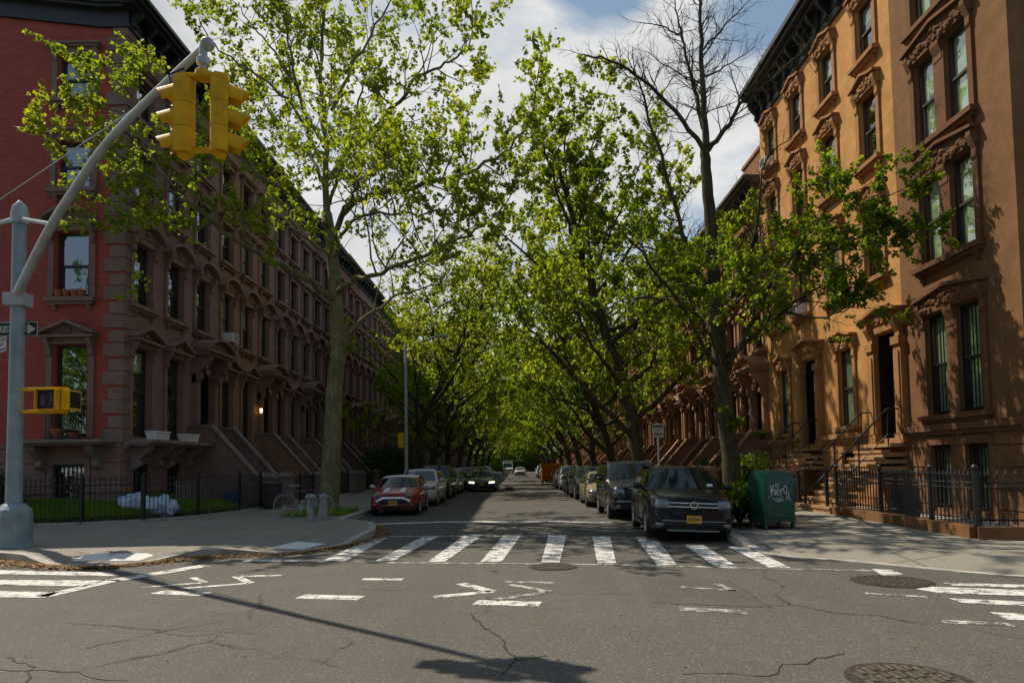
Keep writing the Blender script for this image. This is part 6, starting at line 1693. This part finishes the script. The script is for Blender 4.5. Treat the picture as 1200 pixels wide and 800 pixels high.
# hanging pair of signal heads
hang = O + tip
sig = empty('traffic_light', (hang.x - .05, hang.y, hang.z - .02)); tag(sig, 'pair of yellow traffic signal heads hanging from the slanted mast arm', 'traffic light')
mb = MB(); mb.lathe([(.045, .0), (.05, -.14), (.075, -.16), (.075, -.24), (.045, -.26), (.045, -.32)], n=12); mb.build('hanger', 'galv', sig, smooth=40)
mb = MB(); mb.lathe([(.09, -.42), (.10, -.38), (.09, -.32), (.06, -.30)], n=12)
HC = -0.44; HH = .90; SEC = HH / 3
offs = (-.235, .235)
mb.box(offs[0], offs[1], -.035, .035, -.415, -.345); mb.build('bracket', 'yellow', sig, bevel=.012)
mb = MB(); mb.box(offs[0], offs[1], -.03, .03, HC - HH + .01, HC - HH + .07); mb.build('bracket', 'yellow', sig, bevel=.012)
for ox, ang, nm in ((offs[0], R(97), 'left'), (offs[1], R(-118), 'right')):
    # heading: local -Y is the face; rotate so that faces look away to the sides
    h = MB(); n = 9
    for s_ in range(3):
        z1 = HC - s_ * SEC; z0 = z1 - SEC + .006
        prof = [(-.115, -.06), (-.115, .04)] + [(-.115 * cos(PI * i / n), .04 + .095 * sin(PI * i / n)) for i in range(1, n)] + [(.115, .04), (.115, -.06)]
        h.prism(prof, 2, z0, z1)
    h.box(-.10, .10, -.05, .1, HC + .0005, HC + .05); h.box(-.06, .06, -.04, .06, HC - HH - .05, HC - HH + .0)
    ho = h.build('signal_head', 'yellow', sig, smooth=30, bevel=0, loc=(ox, 0, 0)); ho.rotation_euler = (0, 0, -ang)
    for s_ in range(3):
        zc = HC - (s_ + .5) * SEC
        v_ = MB(); nn = 14
        for i in range(nn):
            a0 = -PI * .22 + (PI * 1.44) * i / nn; a1 = -PI * .22 + (PI * 1.44) * (i + 1) / nn
            r_, rr = .112, .12
            ln = lambda a: .16 + .10 * max(0.0, sin(a)) ** .7
            A = [(r_ * cos(a0), -.062, zc + r_ * sin(a0)), (r_ * cos(a1), -.062, zc + r_ * sin(a1)), (r_ * .93 * cos(a1), -.062 - ln(a1), zc - .03 + r_ * .93 * sin(a1)), (r_ * .93 * cos(a0), -.062 - ln(a0), zc - .03 + r_ * .93 * sin(a0))]
            B = [(p[0] * 1.07, p[1], zc + (p[2] - zc) * 1.07) for p in A]
            v_.face(A); v_.face(B[::-1])
            v_.face([A[3], A[2], B[2], B[3]])
        v_.build('visor', 'yellow', ho, smooth=60)
        l_ = MB(); l_.lathe([(.1, -.063), (.07, -.08), (.01, -.085)], (0, 0, zc), axis=1, n=16); l_.build('lens', 'lens', ho, smooth=60)
# pedestrian signal on the pole
pc = PY(56, 468, pby - .12) - O
ps = empty('pedestrian_signal', O + Vector((0, 0, pc.z))); tag(ps, 'yellow pedestrian signal with dim hand and walker bracketed to the pole', 'pedestrian signal')
cx = pc.x; cy = -.12
mb = MB(); mb.box(cx - .215, cx + .215, cy - .02, cy + .24, -.215, .215); mb.build('housing', 'yellow', ps, bevel=.02)
mb = MB(); mb.box(cx - .185, cx + .185, cy - .026, cy - .021, -.185, .185); mb.build('face_panel', 'black', ps)
fx = MB()
for a, b_, c_, d_ in ((-.19, .19, .19, .205), (-.19, .19, -.205, -.19)): fx.box(cx + a, cx + b_, cy - .10, cy - .021, c_, d_)
for s_ in (-1, 1): fx.box(cx + s_ * .197 - .008, cx + s_ * .197 + .008, cy - .10, cy - .021, -.19, .19)
fx.build('hood_rim', 'yellow', ps)
g_ = MB(); y0, y1 = cy - .031, cy - .027
hx = cx - .085
g_.box(hx - .035, hx + .035, y0, y1, -.12, -.02)
for i, hgt in enumerate((.06, .085, .08, .05)): g_.box(hx - .035 + i * .019, hx - .035 + i * .019 + .013, y0, y1, -.018, hgt)
g_.prism([(hx + .037, -.09), (hx + .07, -.03), (hx + .058, -.02), (hx + .037, -.045)], 1, y0, y1)
wx_ = cx + .09
g_.lathe([(.001, y0), (.02, y0 + .001), (.02, y1)], (wx_, 0, .095), axis=1, n=10)
g_.prism([(wx_ - .022, .065), (wx_ + .022, .065), (wx_ + .018, -.02), (wx_ - .018, -.02)], 1, y0, y1)
g_.prism([(wx_ - .018, -.022), (wx_ + .004, -.022), (wx_ - .035, -.13), (wx_ - .055, -.125)], 1, y0, y1)
g_.prism([(wx_ - .004, -.022), (wx_ + .018, -.022), (wx_ + .055, -.12), (wx_ + .035, -.13)], 1, y0 - .0005, y1 - .0005)
g_.prism([(wx_ + .022, .06), (wx_ + .06, .0), (wx_ + .05, -.012), (wx_ + .016, .035)], 1, y0 - .0007, y1 - .0007)
g_.prism([(wx_ - .022, .06), (wx_ - .06, .01), (wx_ - .05, -.002), (wx_ - .016, .035)], 1, y0 - .0007, y1 - .0007)
g_.build('hand_and_walker', 'dim_glyph', ps)
for z in (.225, -.225):
    mb = MB(); mb.tube([(.1, 0, z - .0), (cx - .25, -.0, z), (cx + .05, .0, z)], .038, 8); mb.box(cx - .06, cx + .26, -.04, .1, z - .035, z + .035)
    mb.build('mount_arm', 'yellow', ps, smooth=45)
mb = MB(); mb.box(cx + .24, cx + .40, -.10, .30, -.2, .2); mb.build('side_housing', 'yellow', ps, bevel=.03)
mb = MB(); mb.box(cx + .40, cx + .41, -.06, .26, -.16, .16); mb.build('side_panel', 'black', ps)
# one way signs behind the pole
def oneway(label, c, rz, wdt, hgt, left):
    s_ = empty('one_way_sign', c, rz); tag(s_, label, 'sign', 'one way signs on the traffic pole')
    mb = MB(); mb.box(-wdt / 2, wdt / 2, 0, .006, -hgt / 2, hgt / 2); mb.build('sign_plate', 'sign_black', s_, bevel=.0)
    b = MB(); k = .012; e = .012
    for a0, a1, c0, c1 in ((-wdt / 2 + e, wdt / 2 - e, hgt / 2 - e - k, hgt / 2 - e), (-wdt / 2 + e, wdt / 2 - e, -hgt / 2 + e, -hgt / 2 + e + k)): b.box(a0, a1, -.003, -.0005, c0, c1)
    for s2 in (-1, 1): b.box(s2 * (wdt / 2 - e - k / 2) - k / 2, s2 * (wdt / 2 - e - k / 2) + k / 2, -.003, -.0005, -hgt / 2 + e + k, hgt / 2 - e - k)
    b.build('border', 'sign_white', s_)
    d = -1 if left else 1; a = MB(); W_ = wdt / 2 - .05; hh = hgt * .36
    a.prism([(d * -W_, -hh * .55), (d * (W_ - .17), -hh * .55), (d * (W_ - .17), -hh), (d * W_, 0), (d * (W_ - .17), hh), (d * (W_ - .17), hh * .55), (d * -W_, hh * .55)], 1, -.004, -.0006)
    a.build('arrow', 'sign_white', s_)
    text_mesh('lettering', 'ONE WAY', hgt * .47, 'sign_black', s_, (-d * .055, -.0062, -.002), (PI / 2, 0, 0), .92)
sc1 = PY(20, 385.5, pby + .17)
oneway('black and white one way sign with its arrow pointing right', PY(18, 385.5, pby + .17), 0, .93, .315, False)
oneway('angled one way sign below the other with its arrow pointing left', PY(-1, 405, pby + .22), R(-38), .93, .315, True)

# ------------------------------------------------------------------ lamp post with yellow sign, right sign
lp = empty('street_lamp', (-5.55, 34.5, HK)); tag(lp, 'thin grey street lamp post behind the red hatchback', 'street lamp')
mb = MB(); mb.lathe([(.2, 0), (.2, .5), (.11, .6), (.1, 1.0), (.07, 7.6), (.03, 7.7)], n=14); mb.build('pole', 'galv', lp, smooth=40)
mb = MB(); mb.tube([(0, 0, 7.2), (.5, -.1, 7.75), (1.2, -.2, 7.95), (1.7, -.3, 8.0)], .022, 8); mb.build('arm', 'galv', lp, smooth=60)
mb = MB(); mb.prism([(1.55, 7.94), (2.2, 7.98), (2.22, 8.04), (1.9, 8.12), (1.55, 8.07)], 1, -.42, -.2); mb.build('lamp_head', 'galv', lp, bevel=.02)
ys_ = empty('parking_sign', (-5.78, 34.35, 2.95)); tag(ys_, 'small yellow warning sign fixed to the street lamp post', 'sign')
mb = MB(); mb.box(-.16, .16, -.012, 0, -.38, .38); mb.build('sign_plate', 'yellow', ys_); mb = MB(); mb.box(.18, .24, .001, .05, -.1, .1); mb.build('strap', 'galv', ys_)
rs = empty('parking_sign_post', (5.05, 24.2, HK)); tag(rs, 'grey metal post with a pale parking sign behind the boxy SUV', 'sign')
mb = MB(); mb.box(-.03, .03, -.02, .02, 0, 2.9); mb.build('post', 'galv', rs); mb = MB(); mb.box(-.19, .19, -.035, -.021, 2.35, 2.85); mb.build('sign_plate', 'galv', rs); mb = MB(); mb.box(-.16, .16, -.038, -.0355, 2.72, 2.78); mb.box(-.13, .13, -.038, -.0355, 2.45, 2.5); mb.build('sign_mark', 'sign_black', rs)

# ------------------------------------------------------------------ mailbox
mc = G(911, 620, HK)
mx = empty('mailbox', (mc.x, mc.y + .28, HK), R(13)); tag(mx, 'green relay mailbox with white graffiti on the right corner', 'mailbox')
mw, md_, mz0, mz1 = .74, .58, .2, 1.02
mb = MB(); n = 12
prof = [(-md_ / 2, mz0), (-md_ / 2, mz1)] + [(-md_ / 2 * cos(PI * i / n), mz1 + md_ * .42 * sin(PI * i / n)) for i in range(1, n)] + [(md_ / 2, mz1), (md_ / 2, mz0)]
mb.prism(prof, 0, -mw / 2, mw / 2); mb.build('box_body', 'mail_green', mx, smooth=30, bevel=.012)
mb = MB(); mb.box(-mw / 2 + .06, mw / 2 - .06, -md_ / 2 - .012, -md_ / 2 - .001, mz0 + .06, mz1 - .04); mb.build('door', 'mail_green', mx, bevel=.004)
mb = MB(); mb.box(-mw / 2 - .02, mw / 2 + .02, -md_ / 2 - .02, md_ / 2 + .02, mz0 - .045, mz0 - .001); mb.build('base_rim', 'mail_green', mx, bevel=.008)
mb = MB(); mb.tube([(.24, -md_ / 2 - .02, .62), (.24, -md_ / 2 - .04, .6)], .02, 8); mb.build('lock', 'galv', mx)
for sx in (-1, 1):
    for sy in (-1, 1):
        mb = MB(); mb.box(sx * .33 - .03, sx * .33 + .03, sy * .25 - .03, sy * .25 + .03, 0, mz0 - .046); mb.box(sx * .33 - .045, sx * .33 + .045, sy * .25 - .045, sy * .25 + .045, 0, .012); mb.build('leg', 'mail_green', mx)
gy = -md_ / 2 - .016
gs = MB()
def stroke(pts, r=.011):
    q = smooth_poly([(p[0], p[1]) for p in pts], 4)
    gs.tube([(x, gy, z) for x, z in q], r, 5)
S = .95; bx_, bz_ = -.22, .80
def gl(pts): stroke([(bx_ + p[0] * S, bz_ + p[1] * S) for p in pts])
gl([(.0, .16), (.01, .05), (.03, -.10)]); gl([(.09, .16), (.03, .02), (.04, 0), (.09, .05), (.10, -.08)])
gl([(.13, .06), (.135, -.08)]); gl([(.12, .13), (.15, .18), (.2, .16), (.19, .11), (.13, .12)])
gl([(.17, -.01), (.22, .01), (.21, .06), (.17, .05), (.16, -.03), (.19, -.08), (.23, -.06)])
gl([(.26, .05), (.265, -.08)]); gl([(.265, .02), (.29, .06), (.32, .04)])
gl([(.36, .12), (.33, .05), (.35, -.03), (.40, -.02), (.42, .06), (.39, .13), (.36, .12)]); gl([(.45, -.01), (.46, -.1), (.455, -.18)]); gl([(.40, -.03), (.405, -.2)])
gl([(.05, -.14), (.15, -.17), (.3, -.13)]); gl([(.1, -.2), (.2, -.21), (.32, -.18)]); gl([(-.05, -.1), (-.045, -.13)])
gs.build('graffiti', 'graffiti', mx)

# ------------------------------------------------------------------ manholes
def manhole(label, c, r_, kind):
    t = empty('manhole_cover', (c.x, c.y, 0)); tag(t, label, 'manhole cover', 'manhole covers in the road')
    mb = MB(); mb.lathe([(r_ * 1.08, .0005), (r_ * 1.08, .007), (r_ * 1.0, .0075)], n=40); mb.build('ring', 'manhole', t)
    mb = MB(); mb.lathe([(r_ * .97, .001), (r_ * .97, .011)], n=40); mb.build('cover', 'manhole', t)
    d = MB()
    if kind == 'bars':
        k = int(r_ * 2 / .07)
        for i in range(k):
            x = -r_ * .88 + (i + .5) * r_ * 1.76 / k; hh = math.sqrt(max(0, (r_ * .9) ** 2 - x * x))
            m_ = max(1, int(hh * 2 / .16)); 
            for j in range(m_):
                y0 = -hh + j * 2 * hh / m_; d.box(x - .018, x + .018, y0 + .012 + .03 * (i % 2), y0 + 2 * hh / m_ - .012, .0112, .018)
    else:
        for rr in (.9, .7, .5, .3):
            for i in range(int(28 * rr)):
                a = 2 * PI * i / int(28 * rr); d.box(r_ * rr * cos(a) - .018, r_ * rr * cos(a) + .018, r_ * rr * sin(a) - .018, r_ * rr * sin(a) + .018, .0112, .016)
    d.build('ridges', 'manhole_ridge', t)
manhole('large ribbed manhole cover at the bottom right of the road', G(1066, 797), .40, 'bars')
manhole('manhole cover beside the right end of the crosswalk line', G(1045, 681), .46, 'dots')
manhole('dark manhole cover just before the middle of the crosswalk', G(648, 664), .36, 'dots')

# ------------------------------------------------------------------ bicycle, bollards, bags, bins
bk0 = G(333, 607, HK); bk1 = G(369, 607, HK)
bike = empty('bicycle', (bk0.x, bk0.y + .15, HK)); tag(bike, 'dark bicycle leaning by the bollards at the left plane tree', 'bicycle')
bike.rotation_euler = (R(4), 0, R(10)); rwb = .34; wbb = 1.02
def wheel(x):
    t_ = MB(); n = 28
    t_.tube([(x + rwb * cos(2 * PI * i / n), 0, rwb + rwb * sin(2 * PI * i / n)) for i in range(n + 1)], .021, 6, cap=False)
    wo = t_.build('wheel', 'hydrant', bike, smooth=60)
    s_ = MB()
    for i in range(14): a = 2 * PI * i / 14; s_.tube([(x, .02 * (-1) ** i, rwb), (x + (rwb - .02) * cos(a), 0, rwb + (rwb - .02) * sin(a))], .0025, 3)
    s_.lathe([(.03, -.04), (.03, .04)], (x, 0, rwb), axis=1, n=10); s_.build('spokes', 'galv', wo)
wheel(0); wheel(wbb)
bbk = (.43, 0, .30); seat_t = (.30, 0, .78); head_t = (.84, 0, .80); head_b = (.87, 0, .68)
mb = MB()
for a, b_ in ((bbk, seat_t), (bbk, head_b), (seat_t, head_t), (head_t, head_b), ((0, .0, rwb), bbk), ((0, 0, rwb), seat_t), (head_b, (wbb, 0, rwb))): mb.tube([a, b_], .019, 8)
mb.build('frame', 'bikeframe', bike, smooth=50)
mb = MB(); mb.tube([seat_t, (.27, 0, .92)], .014, 6); mb.prism([(.10, -.09), (.10, .09), (.2, .07), (.42, .02), (.42, -.02), (.2, -.07)], 2, .92, .975); mb.build('seat', 'seat', bike, bevel=.015)
mb = MB(); mb.tube([head_t, (.82, 0, .95)], .014, 6); mb.tube([(.74, -.28, .97), (.82, -.2, 1.0), (.86, 0, .97), (.82, .2, 1.0), (.74, .28, .97)], .014, 6); mb.tube([(.86, 0, .97), (.97, 0, .95), (1.0, 0, .85), (.95, 0, .80)], .012, 6); mb.build('handlebar', 'iron', bike, smooth=60)
mb = MB(); mb.lathe([(.09, -.03), (.09, -.02)], bbk, axis=1, n=16); mb.tube([bbk, (.43, -.06, .13)], .01, 5); mb.box(.38, .48, -.12, -.05, .12, .14); mb.tube([bbk, (.43, .06, .47)], .01, 5); mb.box(.38, .48, .05, .12, .46, .48); mb.build('crank', 'galv', bike)
mb = MB(); mb.tube([(.0 + (rwb + .04) * cos(a), 0, rwb + (rwb + .04) * sin(a)) for a in [R(20 + 10 * i) for i in range(14)]], .022, 5); mb.build('mudguard', 'bikeframe', bike, smooth=60)
def bollard(label, c, h, kind):
    t_ = empty('bollard', (c.x, c.y, HK)); tag(t_, label, 'bollard', 'bollards by the left plane tree')
    if kind == 0:
        mb = MB(); mb.lathe([(.10, 0), (.095, h - .1)], n=16); mb.build('post', 'hydrant', t_, smooth=40); mb = MB(); mb.lathe([(.15, h - .1), (.15, h - .06), (.11, h), (.03, h + .03)], n=16); mb.build('cap', 'hydrant', t_, smooth=30)
    else:
        mb = MB(); mb.lathe([(.17, 0), (.15, .12), (.11, .36), (.10, h - .12)], n=16); mb.build('post', 'hydrant', t_, smooth=40); mb = MB(); mb.lathe([(.13, h - .12), (.13, h - .07), (.10, h - .03), (.04, h + .02)], n=16); mb.build('cap', 'hydrant', t_, smooth=30)
bollard('plain grey bollard in front of the bicycle', G(364, 611, HK), .74, 0)
bollard('flared pale bollard between the bicycle and the tree trunk', G(379, 608, HK), .72, 1)
for i, (px, py, s_, lab) in enumerate(((158, 601, .42, 'left'), (187, 601, .46, 'right'), (176, 603, .3, 'small middle'))):
    c = PY(px, py, 20.9); mb = MB(); random.seed(40 + i)
    mb.blob((0, 0, s_ * .42), s_, 12, (1.25, .8, .72), .13); mb.blob((.1, .05, s_ * .95), s_ * .35, 6, (1, 1, 1), .25)
    o = mb.build('rubbish_bag', 'bag', loc=(c.x, c.y, lawn_z(c.x, c.y) - .03), smooth=35); tag(o, '%s pale blue rubbish bag on the lawn behind the iron fence' % lab, 'rubbish bag', 'rubbish bags on the lawn')
random.seed(77)
def bin_(label, x, y, z, mat, s_=1.0):
    t_ = empty('wheelie_bin', (x, y, z)); tag(t_, label, 'bin')
    mb = MB(); mb.prism([(-.24, .05), (.24, .05), (.29, .92), (-.29, .92)], 1, -.26, .28); mb.build('tub', mat, t_, bevel=.02)
    mb = MB(); mb.box(-.31, .31, -.3, .34, .922, .97); mb.build('lid', mat, t_, bevel=.015)
    for sx in (-1, 1): mb = MB(); mb.lathe([(.09, -.025), (.09, .025)], (sx * .22, .24, .09), axis=0, n=12); mb.build('wheel', 'tyre', t_)
    t_.scale = (s_, s_, s_)
bin_('charcoal wheeled bin beside the first stoop on the left', -9.05, 25.35, HK, 'greybin', .95)
bin_('blue recycling bin behind the fence near the first stoop', -10.3, 24.75, HK, 'bluebin', .7)
bin_('charcoal bin behind the iron fence of the chocolate brown house', 9.3, 16.4, HK, 'greybin', .8)
bin_('small dark bin between the green mailbox and the shrub', 6.75, 18.0, HK, 'greybin', .9)
# pale slatted panel standing on the lawn against the stoop
sp_ = empty('slatted_panel', (-10.9, 23.9, lawn_z(-10.9, 23.9)), R(62)); tag(sp_, 'pale slatted wooden panel standing on the lawn before the first stoop', 'panel')
mb = MB()
for i in range(22): mb.box(-1.1 + i * .1, -1.04 + i * .1, -.015, .015, .05, .75)
mb.build('slats', 'coping', sp_); mb = MB(); mb.box(-1.12, 1.08, .016, .05, .15, .21); mb.box(-1.12, 1.08, .016, .05, .6, .66); mb.build('rails', 'coping', sp_)
for i, (x, y) in enumerate(((-27, -10), (-35, -14), (-44, -11))):
    o = copy_tree(protos[i]); o.location = (x, y, HK); o.rotation_euler = (0, 0, R(60 * i)); o.scale = (1, 1, 1); o['label'] = 'plane tree across the side street behind the viewer, %s from the corner' % ORD[i]
# the same street carries on behind the camera, where panes and paint mirror it
for i, (k, x, y, rz, lab) in enumerate(((0, -6.2, -17, 0, 'left kerb, nearest'), (1, 6.0, -19, 180, 'right kerb, nearest'), (2, -6.2, -30, 10, 'left kerb, second'), (0, 6.0, -32, 170, 'right kerb, second'))):
    o = copy_tree(protos[k]); o.location = (x, y, HK); o.rotation_euler = (0, 0, R(rz)); o.scale = (1, 1, 1); o['label'] = 'plane tree on the street behind the viewer, %s' % lab
for i in range(3):
    c = copy_tree(protoL); c.location = (XL, -21 - LW * i, 0); c.scale = (1, 1, 1); c['label'] = 'brownstone row house behind the viewer on the left side, %s back' % ORD[i]
    c = copy_tree(rp); c.location = (XR, -20 - 5.5 * i, 0); c.scale = (1, 1, 1); c['label'] = 'rust brown row house behind the viewer on the right side, %s back' % ORD[i]
